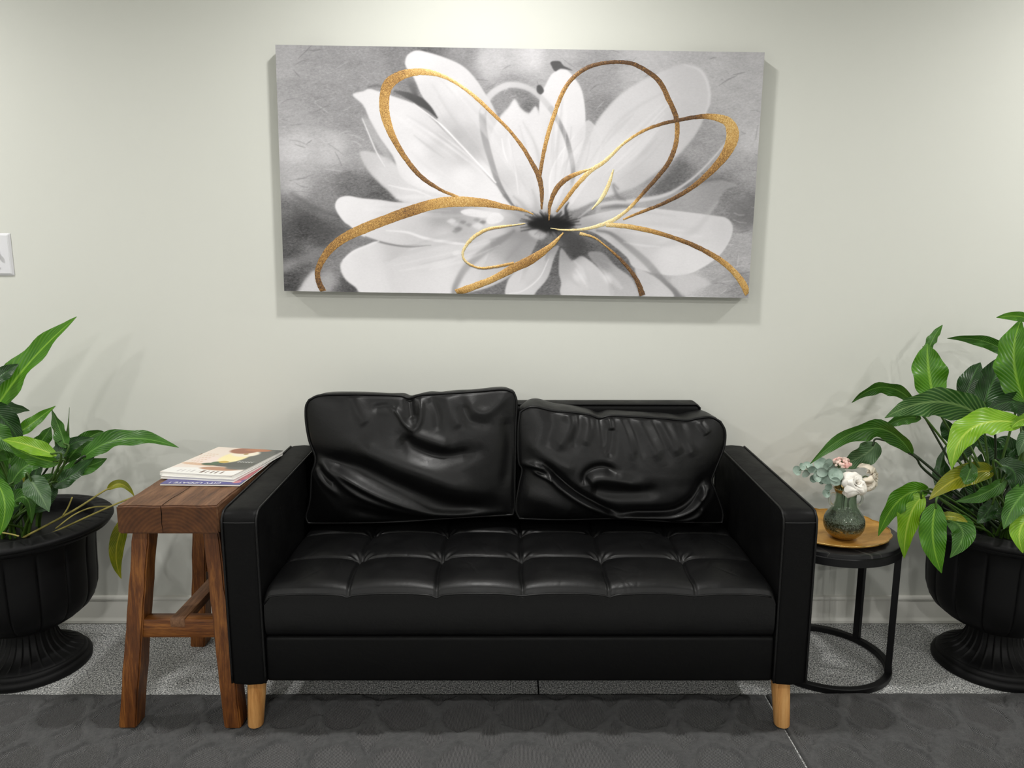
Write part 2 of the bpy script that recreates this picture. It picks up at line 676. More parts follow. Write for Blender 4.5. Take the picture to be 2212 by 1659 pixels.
rug(-2.0, 0.7015, -0.95, -0.43, 'charcoal carved-pile rug running under the sofa and the wooden stool', (0.036, -0.525), 3)
rug(0.7065, 2.0, -0.95, -0.425, 'charcoal carved-pile rug right of the seam, before the side table', (0.79, -0.525), 8)


# ------------------------------------------------------------------ painting
PAINT_C = Vector((0.0185, -0.044, 1.4455))
PW, PH, PT = 1.414, 0.706, 0.038
PROT = math.radians(0.85)       # hangs slightly crooked, right side low


def paint_xy(px, py):
    """photo pixel -> metres on the canvas (from its centre)"""
    p = P(px, py, PAINT_C.y) - PAINT_C
    c, s = math.cos(PROT), math.sin(PROT)
    return (p.x * c - p.z * s, p.x * s + p.z * c)


def canvas_world(a, b, off=0.0):
    c, s = math.cos(PROT), math.sin(PROT)
    return Vector((PAINT_C.x + a * c + b * s, PAINT_C.y - off, PAINT_C.z - a * s + b * c))


def build_painting():
    root = empty('canvas_painting', (PAINT_C.x, -0.004, PAINT_C.z - PH / 2))
    tag(root, 'wide unframed canvas print of a white flower with gold loops above the sofa', 'painting')
    NU, NV = 860, 430
    A, B = np.meshgrid(np.linspace(-PW / 2, PW / 2, NU), np.linspace(PH / 2, -PH / 2, NV))
    c, s = math.cos(PROT), math.sin(PROT)
    WX = PAINT_C.x + A * c + B * s
    WZ = PAINT_C.z - A * s + B * c
    q1, q2 = PAINT_C.y - CAMY, WZ - CAMZ
    fw = q1 * math.cos(PITCH) - q2 * math.sin(PITCH)
    dn = -q1 * math.sin(PITCH) - q2 * math.cos(PITCH)
    X = 1106 + FPX * WX / fw          # the traced drawing is kept in the units it was traced in
    Y = 829.5 + FPX * dn / fw
    ctrl = [(610, 110, 188), (700, 150, 172), (800, 140, 165), (870, 125, 150), (930, 108, 118), (1000, 112, 158), (1060, 130, 205), (1150, 120, 220),
            (1200, 120, 196), (1300, 170, 172), (1400, 125, 205), (1550, 140, 194), (1640, 150, 188), (620, 250, 182), (700, 220, 166),
            (760, 260, 162), (640, 320, 208), (720, 320, 202), (775, 335, 172), (640, 400, 192), (700, 435, 150), (760, 405, 124), (820, 425, 108),
            (620, 455, 118), (660, 490, 84), (620, 540, 96), (690, 515, 92), (625, 600, 84), (650, 580, 105), (680, 548, 130), (620, 575, 120), (720, 560, 140), (770, 535, 140),
            (750, 615, 92), (720, 600, 150), (1600, 200, 188), (1625, 300, 194), (1560, 350, 172), (1620, 375, 165), (1560, 395, 132), (1600, 430, 140), (1500, 415, 150),
            (1440, 395, 112), (1470, 370, 120), (1500, 330, 165), (1622, 455, 118), (1600, 520, 168), (1618, 560, 172), (1550, 600, 172), (1605, 610, 148), (1480, 605, 192),
            (1250, 205, 168), (1180, 180, 190), (1120, 215, 150), (1140, 235, 128), (1270, 250, 160), (1295, 235, 150), (1380, 170, 195), (1090, 215, 165),
            (1250, 545, 96), (1300, 575, 108), (1180, 637, 120), (1350, 420, 150), (1320, 440, 165)]
    num = np.zeros_like(X)
    den = np.zeros_like(X)
    for cx, cy, v in ctrl:
        w = 1.0 / ((X - cx) ** 2 + (Y - cy) ** 2 + 160) ** 1.7
        num += w * v
        den += w
    G = num / den
    # plaster-like grain of the background
    r = np.random.default_rng(5)
    g0 = r.normal(size=G.shape)

    def blur(a, kx, ky):
        for k, ax in ((kx, 1), (ky, 0)):
            if k > 1:
                cs = np.cumsum(np.concatenate([np.repeat(np.take(a, [0], ax), k, ax), a], ax), ax)
                a = (np.take(cs, range(k, cs.shape[ax]), ax) - np.take(cs, range(0, cs.shape[ax] - k), ax)) / k
                idx = np.clip(np.arange(a.shape[ax]), k, None)
                a = np.take(a, np.where(np.arange(a.shape[ax]) < k, 2 * k - np.arange(a.shape[ax]), idx), ax)
        return a
    fine = g0 * 0.5 + blur(r.normal(size=G.shape), 4, 2) * 2.0
    coarse = blur(blur(r.normal(size=G.shape), 26, 9), 12, 6) * 14
    tone = np.clip((215 - G) / 110, 0, 1)
    G = G - 10 * tone + fine * (3.6 + 5.5 * tone) + coarse * 3.2
    scr = blur(r.normal(size=G.shape), 9, 2) * 3
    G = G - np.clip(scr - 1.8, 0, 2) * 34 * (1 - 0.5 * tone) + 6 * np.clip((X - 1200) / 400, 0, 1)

    def poly_sd(pts, pad=30):
        """signed distance (positive inside) on the grid, only near the polygon"""
        pts = np.asarray(pts, float)
        x0, y0 = pts.min(0) - pad
        x1, y1 = pts.max(0) + pad
        cols = np.where((X[NV // 2] > x0 - 30) & (X[NV // 2] < x1 + 30))[0]
        rows = np.where((Y[:, NU // 2] > y0 - 12) & (Y[:, NU // 2] < y1 + 12))[0]
        if len(cols) == 0 or len(rows) == 0: return None
        sl = (slice(rows[0], rows[-1] + 1), slice(cols[0], cols[-1] + 1))
        x, y = X[sl], Y[sl]
        d2 = np.full(x.shape, 1e9)
        ins = np.zeros(x.shape, bool)
        n = len(pts)
        for i in range(n):
            ax, ay = pts[i]
            bx, by = pts[(i + 1) % n]
            ex, ey = bx - ax, by - ay
            L = ex * ex + ey * ey + 1e-9
            t = np.clip(((x - ax) * ex + (y - ay) * ey) / L, 0, 1)
            d2 = np.minimum(d2, (x - ax - t * ex) ** 2 + (y - ay - t * ey) ** 2)
            cond = ((ay > y) != (by > y))
            if ey != 0:
                ins ^= cond & (x < ex * (y - ay) / ey + ax)
        d = np.sqrt(d2)
        return sl, np.where(ins, d, -d), x, y

    def petal(pts, tone_pts, alpha=1.0, soft=2.0, edge=0, ew=6):
        """tone_pts: [(x, y, value)] blended by distance"""
        res = poly_sd(catmull(pts, 5, True))
        if res is None: return
        sl, sd, x, y = res
        nm = np.zeros_like(x)
        dn_ = np.zeros_like(x)
        for cx, cy, v in tone_pts:
            w = 1.0 / ((x - cx) ** 2 + (y - cy) ** 2 + 300) ** 1.4
            nm += w * v
            dn_ += w
        val = nm / dn_ + edge * np.exp(-np.abs(sd) / ew) + fine[sl] * 1.3
        al = alpha / (1 + np.exp(-np.clip(sd / soft, -40, 40) * 2))
        G[sl] = G[sl] * (1 - al) + val * al

    def stroke(pts, widths, val, alpha=1.0, soft=1.2):
        pl = catmull(pts, 6)
        ws = np.interp(np.linspace(0, 1, len(pl)), np.linspace(0, 1, len(widths)), widths)
        vs = np.interp(np.linspace(0, 1, len(pl)), np.linspace(0, 1, len(val)), val) if hasattr(val, '__len__') else np.full(len(pl), val)
        x0, y0 = pl.min(0) - 40
        x1, y1 = pl.max(0) + 40
        cols = np.where((X[NV // 2] > x0) & (X[NV // 2] < x1))[0]
        rows = np.where((Y[:, NU // 2] > y0) & (Y[:, NU // 2] < y1))[0]
        if len(cols) == 0 or len(rows) == 0: return
        sl = (slice(rows[0], rows[-1] + 1), slice(cols[0], cols[-1] + 1))
        x, y = X[sl], Y[sl]
        best = np.full(x.shape, -1e9)
        bv = np.zeros(x.shape)
        for i in range(len(pl) - 1):
            ax, ay = pl[i]
            ex, ey = pl[i + 1] - pl[i]
            L = ex * ex + ey * ey + 1e-9
            t = np.clip(((x - ax) * ex + (y - ay) * ey) / L, 0, 1)
            d = ws[i] / 2 - np.sqrt((x - ax - t * ex) ** 2 + (y - ay - t * ey) ** 2)
            up = d > best
            best = np.where(up, d, best)
            bv = np.where(up, vs[i], bv)
        al = alpha / (1 + np.exp(-np.clip(best / soft, -40, 40) * 2))
        G[sl] = G[sl] * (1 - al) + bv * al

    # streaks of the backdrop
    stroke([(608, 580), (650, 562), (695, 545)], [14, 20, 10], [165, 150, 130], 0.6, 7)
    stroke([(630, 418), (680, 450), (730, 468)], [6, 12, 6], 92, 0.6, 6)
    stroke([(612, 500), (650, 470), (700, 500), (740, 500)], [20, 30, 30, 16], 80, 0.5, 10)
    petal([(1575, 452), (1600, 430), (1632, 425), (1632, 480), (1605, 500), (1582, 478)], [(1605, 460, 120)], 0.6, 4)
    stroke([(1590, 590), (1560, 600), (1535, 612)], [3, 6, 3], 150, 0.6, 3)
    stroke([(940, 105), (985, 135), (1030, 165)], [10, 26, 14], 142, 0.5, 8)
    # small plaster cracks and drips of the backdrop
    for k in range(110):
        cx, cy = (r.uniform(605, 790), r.uniform(105, 420)) if k % 3 == 0 else ((r.uniform(1540, 1635), r.uniform(120, 630)) if k % 3 == 1 else (r.uniform(800, 1500), r.uniform(102, 230)))
        L0, a0 = r.uniform(5, 22), r.normal() * 0.5
        stroke([(cx - L0 * math.cos(a0), cy - L0 * math.sin(a0)), (cx, cy + r.uniform(-3, 3)), (cx + L0 * math.cos(a0), cy + L0 * math.sin(a0))], [1, r.uniform(1.5, 3), 1], r.choice([105, 130, 215]), 0.4, 1.0)
    # far petals
    petal([(1338, 206), (1372, 183), (1412, 162), (1451, 146), (1477, 139), (1503, 143), (1522, 157), (1531, 180), (1533, 212), (1524, 243), (1509, 280), (1477, 322),
           (1438, 358), (1380, 400), (1333, 418), (1290, 432), (1230, 455), (1240, 400), (1262, 330), (1285, 270), (1310, 235)],
          [(1500, 180, 214), (1400, 230, 228), (1330, 330, 234), (1420, 330, 216), (1480, 270, 208), (1260, 420, 226), (1380, 390, 205)], 0.95, 3.0, 6, 4)
    petal([(1330, 415), (1380, 395), (1440, 350), (1490, 300), (1440, 375), (1390, 420), (1350, 425)], [(1400, 380, 200)], 0.5, 6)
    stroke([(1478, 140), (1512, 152), (1530, 185), (1532, 220), (1522, 248)], [2, 5, 6, 6, 3], 236, 0.6, 2)
    petal([(1590, 398), (1566, 411), (1550, 437), (1529, 466), (1503, 495), (1420, 505), (1300, 475), (1300, 440), (1400, 425), (1480, 408), (1540, 390)],
          [(1560, 405, 165), (1450, 440, 180), (1350, 455, 190)], 0.75, 2.5, 10, 3)
    petal([(875, 133), (881, 118), (899, 109), (924, 113), (965, 126), (1000, 143), (1026, 169), (1048, 202), (1066, 232), (1085, 275), (1110, 330), (1130, 400),
           (1150, 450), (1100, 425), (1026, 350), (962, 284), (930, 235), (909, 202), (894, 169), (878, 146)],
          [(900, 130, 238), (980, 190, 232), (950, 240, 224), (985, 290, 182), (1020, 320, 188), (960, 268, 200), (1000, 250, 222), (1060, 300, 214), (1100, 380, 236), (1050, 370, 236)], 1, 1.6, 6, 4)
    petal([(762, 205), (785, 197), (798, 192), (823, 199), (861, 212), (899, 227), (937, 260), (975, 298), (1026, 348), (1064, 392), (1115, 445), (1060, 436),
           (1000, 430), (950, 420), (900, 405), (865, 380), (850, 340), (822, 300), (800, 262), (785, 228)],
          [(800, 220, 236), (860, 260, 236), (900, 320, 238), (930, 285, 224), (950, 305, 196), (1000, 335, 196), (960, 330, 214), (1000, 380, 240), (920, 390, 240), (1060, 420, 238), (840, 300, 230)], 1, 1.8, 4, 4)
    petal([(778, 333), (792, 326), (822, 335), (850, 350), (900, 395), (980, 425), (1100, 452), (960, 442), (874, 438), (836, 410), (798, 372)],
          [(790, 345, 208), (840, 380, 226), (900, 415, 232), (1000, 435, 236)], 0.9, 3.0, 5, 4)
    petal([(783, 255), (800, 262), (822, 300), (848, 340), (838, 352), (825, 330), (805, 300), (790, 275)], [(815, 310, 196)], 0.6, 3)
    stroke([(783, 257), (798, 293), (813, 328), (831, 359)], [2, 3, 3, 1], 236, 0.9)
    stroke([(840, 400), (875, 408), (900, 412), (930, 425)], [2, 5, 4, 2], 242, 0.7)
    # left and lower-left
    petal([(724, 441), (732, 428), (752, 423), (780, 428), (823, 432), (861, 437), (930, 438), (1000, 440), (1100, 452), (1170, 480), (1100, 512), (1000, 532),
           (912, 529), (861, 530), (823, 522), (780, 509), (757, 489), (742, 478), (727, 456)],
          [(740, 440, 238), (790, 455, 234), (840, 490, 216), (900, 500, 206), (950, 465, 160), (985, 462, 158), (1010, 478, 190), (1060, 470, 226), (960, 510, 212), (1080, 495, 206), (880, 460, 214), (1130, 485, 200)], 1, 1.5, 5, 3)
    petal([(735, 577), (742, 560), (762, 542), (793, 530), (816, 521), (860, 530), (912, 529), (1000, 530), (1100, 505), (1165, 492), (1140, 560), (1080, 610), (1000, 634),
           (900, 640), (790, 636), (767, 620), (745, 602)],
          [(750, 575, 230), (790, 560, 222), (860, 545, 196), (800, 610, 226), (880, 600, 226), (950, 570, 216), (1000, 590, 230), (1010, 550, 208), (1080, 530, 172), (1115, 545, 160), (1060, 570, 205), (1120, 520, 165), (960, 620, 236)], 1, 2.0, 6, 4)
    petal([(831, 582), (843, 565), (874, 547), (912, 529), (1000, 530), (1060, 520), (1030, 600), (980, 634), (860, 634), (838, 610)],
          [(850, 580, 214), (920, 560, 210), (960, 590, 228), (1000, 560, 212), (930, 620, 224)], 0.75, 2.0, 4, 4)
    petal([(646, 634), (652, 615), (662, 600), (678, 585), (690, 605), (700, 634)], [(670, 620, 216)], 0.9, 4)
    petal([(690, 600), (712, 585), (722, 605), (712, 634), (695, 634)], [(705, 610, 176)], 0.7, 6)
    stroke([(835, 498), (880, 502), (920, 515), (980, 525), (1010, 528)], [2, 5, 6, 6, 2], 240, 0.8, 1.5)
    stroke([(790, 512), (830, 525), (880, 533), (930, 530)], [3, 4, 3, 1], 128, 0.8, 1.5)
    stroke([(742, 562), (765, 543), (795, 530), (818, 521)], [3, 5, 5, 2], 236, 0.8, 1.5)
    petal([(995, 457), (1015, 451), (1050, 456), (1080, 462), (1050, 470), (1010, 466)], [(1030, 460, 236)], 0.95, 1.5)
    petal([(1050, 478), (1060, 463), (1075, 460), (1088, 470), (1080, 480), (1060, 484)], [(1070, 470, 238)], 0.95, 1.5, 5, 3)
    for (bx, by, br, bv) in [(975, 478, 7, 236), (983, 484, 6, 210), (990, 495, 6, 120), (1000, 480, 5, 130), (1032, 488, 9, 232), (1043, 480, 5, 110), (984, 500, 5, 140), (1012, 486, 5, 150), (988, 548, 8, 238), (1030, 475, 5, 150), (1094, 424, 6, 160), (1106, 428, 7, 180)]:
        petal([(bx - br * 1.3, by), (bx, by - br * .8), (bx + br * 1.3, by - br * .2), (bx + br * .3, by + br * .8)], [(bx, by, bv)], 0.7, 2.4)
    # middle
    petal([(1055, 330), (1062, 290), (1078, 255), (1098, 232), (1112, 214), (1124, 232), (1142, 244), (1160, 232), (1180, 300), (1188, 400), (1178, 465), (1130, 455),
           (1090, 415), (1066, 370)],
          [(1110, 240, 238), (1080, 310, 222), (1120, 330, 236), (1150, 300, 236), (1140, 420, 226), (1095, 390, 210)], 0.95, 2.5, 3, 4)
    petal([(1200, 154), (1215, 150), (1228, 154), (1246, 175), (1257, 196), (1263, 227), (1265, 262), (1264, 293), (1250, 340), (1220, 400), (1190, 465), (1175, 400),
           (1168, 300), (1164, 245), (1168, 206), (1178, 185), (1189, 164)],
          [(1215, 170, 240), (1220, 240, 238), (1240, 300, 230), (1190, 330, 226), (1180, 260, 228), (1200, 430, 222)], 1, 1.6, 4, 4)
    petal([(1267, 261), (1283, 269), (1293, 285), (1299, 301), (1290, 350), (1250, 420), (1200, 475), (1186, 410), (1189, 372), (1210, 332), (1241, 293)],
          [(1270, 290, 222), (1240, 340, 234), (1210, 400, 236), (1260, 390, 230)], 0.8, 1.6, 8, 3)
    stroke([(1186, 430), (1190, 375), (1210, 333), (1240, 294)], [2, 3, 3, 1], 244, 0.8)
    stroke([(1084, 300), (1088, 325), (1096, 350)], [2, 4, 1], 244, 0.8)
    stroke([(1098, 300), (1112, 360), (1120, 420)], [1, 3, 1], 244, 0.7)
    stroke([(1043, 240), (1043, 267), (1049, 305), (1061, 348), (1076, 394), (1097, 430), (1116, 452)], [16, 15, 14, 12, 11, 7, 3], [188, 160, 172, 160, 130, 110], 0.95, 1.5)
    stroke([(1043, 240), (1058, 207), (1085, 188), (1110, 183), (1140, 190), (1165, 207), (1190, 235)], [12, 14, 14, 13, 12, 12, 12], [215, 226, 226, 220, 214, 205], 0.85, 2)
    stroke([(1190, 235), (1205, 260), (1220, 290), (1232, 330), (1238, 370), (1234, 405)], [12, 10, 10, 10, 10, 5], [198, 165, 130, 185, 160, 210], 0.9, 1.5)
    stroke([(894, 224), (950, 267), (1000, 318), (1071, 394)], [1.5, 3.5, 3.5, 2], 250, 0.95)
    stroke([(853, 197), (880, 206), (905, 218), (927, 234), (944, 254)], [5, 14, 18, 10, 2], [110, 84, 78, 70], 0.95, 1.5)
    stroke([(880, 175), (890, 185), (897, 205)], [6, 16, 10], [130, 112, 90], 0.8, 3)
    stroke([(795, 188), (815, 185), (835, 190)], [3, 5, 3], 112, 0.7, 2)
    petal([(1190, 134), (1208, 132), (1218, 142), (1236, 152), (1212, 148), (1200, 154), (1193, 146)], [(1205, 143, 92)], 0.95, 1.2)
    petal([(1160, 186), (1168, 184), (1175, 196), (1168, 204), (1160, 198)], [(1167, 194, 84)], 0.9, 1.2)
    stroke([(1558, 385), (1520, 392), (1480, 402), (1420, 408)], [4, 8, 8, 3], 116, 0.7, 4)
    stroke([(1480, 355), (1450, 385), (1425, 405)], [6, 12, 5], 108, 0.7, 4)
    stroke([(1566, 311), (1530, 353), (1490, 390), (1438, 421), (1372, 434), (1293, 442), (1250, 470)], [3, 4, 5, 7, 8, 6, 2], 216, 0.85, 1.8)
    stroke([(1335, 408), (1325, 400), (1335, 425), (1350, 432)], [3, 6, 8, 3], 128, 0.7, 3)
    # right lower petal
    petal([(1236, 476), (1320, 455), (1385, 449), (1438, 453), (1490, 459), (1543, 466), (1569, 471), (1582, 487), (1579, 513), (1556, 550), (1516, 579), (1477, 594),
           (1438, 594), (1398, 587), (1367, 576), (1356, 558), (1333, 537), (1293, 508), (1262, 497), (1215, 492)],
          [(1560, 490, 208), (1520, 500, 216), (1450, 480, 214), (1380, 470, 216), (1300, 480, 212), (1450, 550, 226), (1390, 530, 205), (1500, 560, 226), (1340, 510, 190)], 1, 1.5, 6, 3)
    stroke([(1550, 437), (1529, 466), (1503, 495), (1460, 520), (1410, 535)], [2, 10, 14, 12, 3], 196, 0.5, 4)
    stroke([(1290, 498), (1320, 505), (1360, 535), (1400, 570), (1435, 612), (1470, 642)], [4, 8, 13, 15, 16, 20], [120, 120, 150, 160, 130, 112], 0.8, 2.5)
    stroke([(1300, 450), (1330, 446), (1370, 446)], [3, 8, 2], 110, 0.7, 3)
    # bottom petals
    petal([(1205, 530), (1196, 560), (1183, 600), (1160, 628), (1145, 642), (1095, 642), (1095, 612), (1110, 590), (1150, 562)],
          [(1180, 560, 196), (1150, 590, 208), (1115, 620, 216), (1190, 540, 150)], 1, 1.8, 8, 3)
    petal([(1212, 537), (1236, 562), (1257, 553), (1293, 579), (1312, 605), (1322, 642), (1219, 642), (1212, 610), (1207, 584)],
          [(1225, 570, 180), (1260, 590, 212), (1290, 610, 206), (1240, 620, 212), (1222, 552, 150)], 1, 1.8, 8, 3)
    petal([(1270, 548), (1300, 545), (1330, 575), (1358, 595), (1372, 615), (1377, 642), (1322, 642), (1312, 605), (1293, 579)],
          [(1300, 560, 150), (1340, 600, 190), (1350, 630, 200)], 0.9, 2.0, 6, 3)
    petal([(1372, 578), (1400, 590), (1430, 610), (1455, 642), (1388, 642), (1380, 610)], [(1400, 605, 202), (1420, 630, 210)], 0.95, 2, 8, 3)
    petal([(1450, 600), (1490, 592), (1520, 600), (1535, 615), (1505, 625), (1478, 640), (1462, 625)], [(1490, 610, 205)], 0.85, 3)
    stroke([(1185, 560), (1165, 600), (1130, 628), (1100, 634)], [1, 3, 3, 1], 236, 0.8)
    stroke([(1110, 500), (1080, 520), (1040, 548), (1005, 580), (985, 615), (980, 634)], [8, 14, 16, 14, 12, 10], [110, 130, 150, 150, 130, 120], 0.65, 3)
    # brush marks along the petals
    for (bx, by, tx, ty, wd) in [(1150, 450, 905, 125, 60), (1105, 435, 805, 215, 70), (1090, 455, 745, 445, 36), (1120, 505, 765, 590, 50), (1165, 440, 1112, 240, 50), (1195, 440, 1220, 170, 40),
                                 (1240, 430, 1490, 175, 80), (1260, 490, 1560, 510, 55), (1175, 545, 1125, 625, 30), (1225, 550, 1275, 628, 40), (1290, 560, 1350, 628, 22), (1200, 440, 1275, 285, 34)]:
        dx, dy = tx - bx, ty - by
        Ln = math.hypot(dx, dy)
        nx_, ny_ = -dy / Ln, dx / Ln
        for k in range(9):
            o1 = r.uniform(-1, 1) * wd * 0.75
            t0, t1 = r.uniform(0.05, 0.5), r.uniform(0.55, 0.92)
            f = lambda t: (bx + dx * t + nx_ * o1 * math.sin(math.pi * min(t, 0.95)) ** 0.8, by + dy * t + ny_ * o1 * math.sin(math.pi * min(t, 0.95)) ** 0.8)
            stroke([f(t0), f((t0 + t1) / 2), f(t1)], [1, r.uniform(3, 11), 1], r.choice([250, 246, 196, 184, 208]), r.uniform(0.18, 0.42), r.uniform(1.2, 4))
    # dark heart of the flower
    petal([(1095, 490), (1120, 462), (1185, 448), (1260, 462), (1300, 490), (1270, 515), (1190, 528), (1120, 515)], [(1190, 488, 112)], 0.42, 16)
    for (ax, ay, bx, by, tv_) in [(1130, 470, 1085, 452, 150), (1140, 460, 1110, 425, 165), (1160, 455, 1150, 410, 180), (1205, 460, 1230, 415, 175), (1230, 470, 1290, 440, 165), (1245, 488, 1330, 480, 170), (1130, 500, 1060, 525, 150), (1145, 505, 1095, 560, 150), (1230, 500, 1300, 530, 130), (1215, 505, 1235, 560, 100), (1190, 505, 1180, 560, 130)]:
        stroke([(ax, ay), ((ax + bx) / 2 + 2, (ay + by) / 2 - 2), (bx, by)], [12, 8, 2], tv_, 0.55, 4)
    for k in range(90):
        a = r.uniform(0, 2 * math.pi)
        L0 = r.uniform(0.5, 1.15)
        ex, ey = 1188 + 62 * L0 * math.cos(a), 484 + 27 * L0 * math.sin(a)
        stroke([(1188 + 12 * math.cos(a), 486 + 7 * math.sin(a)), ((1188 + ex) / 2 + r.uniform(-3, 3), (486 + ey) / 2), (ex, ey)],
               [9, 6, 1.0], r.uniform(26, 70), 0.6, 1.6)
    petal([(1140, 484), (1160, 472), (1190, 468), (1225, 478), (1240, 488), (1215, 498), (1180, 500), (1155, 494)], [(1188, 486, 30)], 0.9, 4)
    petal([(1205, 500), (1240, 500), (1262, 520), (1262, 545), (1238, 556), (1220, 530)], [(1235, 525, 70)], 0.8, 5)
    stroke([(1225, 470), (1222, 450), (1228, 438)], [8, 5, 1], 50, 0.8, 1.5)
    petal([(1142, 500), (1160, 496), (1180, 506), (1170, 518), (1150, 512)], [(1160, 506, 206)], 0.7, 3)

    G = np.clip(G, 18, 250)
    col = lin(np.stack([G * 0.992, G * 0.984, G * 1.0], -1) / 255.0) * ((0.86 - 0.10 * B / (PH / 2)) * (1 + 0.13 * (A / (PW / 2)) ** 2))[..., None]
    co = np.stack([WX, np.full_like(WX, PAINT_C.y), WZ], -1).reshape(-1, 3)
    pm = Mat('canvas_print', (1, 1, 1, 1), 0.75, spec=0.15)
    pm.to(pm.attr('Col').outputs['Color'], 'Base Color')
    cv = pm.coord()
    pm.to(pm.bump(pm.noise(cv, 500, 2), 0.12, 0.0006), 'Normal')
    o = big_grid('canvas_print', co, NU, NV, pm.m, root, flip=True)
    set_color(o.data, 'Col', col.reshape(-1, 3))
    # wrapped canvas sides and stretcher
    sm = Mat('canvas_side', rgb(120, 119, 118), 0.8, spec=0.1)
    sv = sm.coord()
    sm.to(sm.ramp(sm.noise(sv, 6, 4, 0.6), [(0.35, rgb(92, 91, 90)), (0.65, rgb(176, 175, 174))]), 'Base Color')
    v, f = [], []
    ring = [(-PW / 2, PH / 2), (PW / 2, PH / 2), (PW / 2, -PH / 2), (-PW / 2, -PH / 2)]
    for off, ins in ((0.0, 0.0), (-PT, 0.0), (-PT, 0.03), (-0.02, 0.03)):
        for a, b in ring:
            v.append(canvas_world(a - math.copysign(ins, a), b - math.copysign(ins, b), off))
    for k in range(3):
        for i in range(4):
            j = (i + 1) % 4
            f.append((k * 4 + i, (k + 1) * 4 + i, (k + 1) * 4 + j, k * 4 + j))
    obj('wrapped_edge', v, f, sm.m, root, False)

    # gold foil strokes: thin raised ribbons following the drawn loops
    cnt = [0]

    def ribbon(pts, widths, tones):
        cnt[0] += 1
        h0 = 0.0005 + 0.00009 * cnt[0]
        pl4 = catmull([(*q, w, t) for q, w, t in zip(pts, widths, tones)], 10)
        pl = pl4[:, :3]
        tv = []
        n = len(pl)
        v, f = [], []
        rr = np.random.default_rng(int(pts[0][0]))
        for i in range(n):
            x, y, w = pl[i]
            t = pl[min(i + 1, n - 1)][:2] - pl[max(i - 1, 0)][:2]
            t = t / (np.linalg.norm(t) + 1e-9)
            nx, ny = -t[1], t[0]
            j1, j2 = rr.normal() * 0.25, rr.normal() * 0.25
            wl, wr = w / 2 + j1, w / 2 + j2
            row = [(-wl, 0.0002), (-wl * 0.85, h0), (wr * 0.85, h0), (wr, 0.0002)]
            tv += [pl4[i, 3]] * 4
            for d, h in row:
                a, b = paint_xy(x + nx * d, y + ny * d)
                a = min(max(a, -PW / 2), PW / 2)
                b = min(max(b, -PH / 2), PH / 2)
                v.append(canvas_world(a, b, h))
        for i in range(n - 1):
            for k in range(3):
                f.append((i * 4 + k, i * 4 + k + 1, i * 4 + 4 + k + 1, i * 4 + 4 + k))
        go = obj('gold_stroke', v, f, M['gold_foil'], root)
        set_float(go.data, 'tone', tv)
    T = lambda *a: a
    ribbon([(1170, 452), (1170, 411), (1162, 377), (1144, 343), (1126, 314), (1097, 278), (1064, 245), (1026, 209), (988, 181), (955, 164), (924, 156), (894, 156), (864, 164),
            (840, 181), (831, 207), (831, 242), (841, 278), (856, 310), (879, 346), (909, 381), (950, 409), (990, 426)],
           [4, 10, 11, 9, 8, 7, 8, 8, 7, 9, 13, 16, 21, 24, 22, 21, 17, 13, 11, 10, 7, 6],
           T(.4, .3, .3, .4, .6, .7, .8, 1.1, 1.2, 1.2, 1.1, 1, .7, .7, .8, .9, .9, .6, .5, .25, .4, 1))
    ribbon([(1152, 463), (1127, 453), (1092, 447), (1051, 439), (1013, 436), (975, 436), (937, 441), (886, 456), (836, 474), (785, 494), (747, 512), (717, 534), (697, 560),
            (686, 587), (689, 610), (699, 630)], [2, 6, 11, 17, 21, 23, 23, 23, 22, 22, 20, 18, 15, 12, 12, 13],
           T(1, .9, .8, .8, 1, 1, .9, .5, .7, .8, .7, .6, .6, .4, .2, .3))
    ribbon([(1166, 379), (1173, 337), (1183, 293), (1197, 248), (1215, 201), (1236, 170), (1267, 147), (1299, 137), (1335, 134), (1367, 138), (1398, 154), (1425, 177),
            (1443, 212), (1459, 248), (1463, 280), (1459, 314), (1446, 348), (1425, 377), (1393, 413), (1367, 442), (1346, 461), (1315, 480), (1267, 494), (1220, 497), (1189, 493)],
           [8, 8, 9, 9, 9, 9, 9, 8, 8, 9, 10, 11, 11, 11, 10, 10, 10, 9, 8, 7, 7, 9, 6, 4, 1.5],
           T(.4, .6, .9, .9, .7, .4, .1, .1, .0, .0, .1, .2, .4, .2, .6, .5, .2, .1, .2, 1.2, 1.5, 1.7, 1.7, 1.6, 1.6))
    ribbon([(1202, 458), (1220, 434), (1241, 406), (1273, 371), (1307, 348), (1346, 311), (1385, 285), (1425, 269), (1464, 260), (1503, 253), (1535, 252), (1569, 261), (1582, 282), (1580, 306), (1566, 335), (1535, 371), (1490, 408), (1438, 437), (1385, 458), (1346, 474)],
           [4, 8, 9, 10, 8, 6, 6, 7, 8, 9, 13, 20, 27, 26, 20, 14, 10, 8, 6, 4],
           T(.7, .8, .9, 1.5, 1.5, 1.4, .9, .3, .1, .1, .9, 1.1, 1.1, 1, .7, .5, .3, .1, .5, 1))
    ribbon([(1186, 476), (1188, 442), (1202, 408), (1223, 387), (1249, 374), (1278, 364)], [2, 8, 11, 11, 8, 3], T(.6, .4, .4, .4, 1, 1.5))
    ribbon([(1325, 366), (1315, 398), (1299, 429), (1278, 453)], [3, 8, 8, 2], T(1.8, 1.6, 1.8, 1.8))
    ribbon([(1309, 486), (1346, 488), (1398, 497), (1451, 512), (1503, 532), (1550, 558), (1582, 584), (1603, 610), (1616, 636)], [9, 10, 10, 9, 10, 12, 13, 15, 14], T(1.6, 1.2, .9, .5, .3, .7, 1, 1, .9))
    ribbon([(1252, 504), (1283, 513), (1309, 532), (1335, 555), (1359, 581), (1377, 608), (1388, 638)], [7, 4, 4, 6, 8, 10, 13], T(1.4, 1.1, .9, .3, .2, .1, .1))
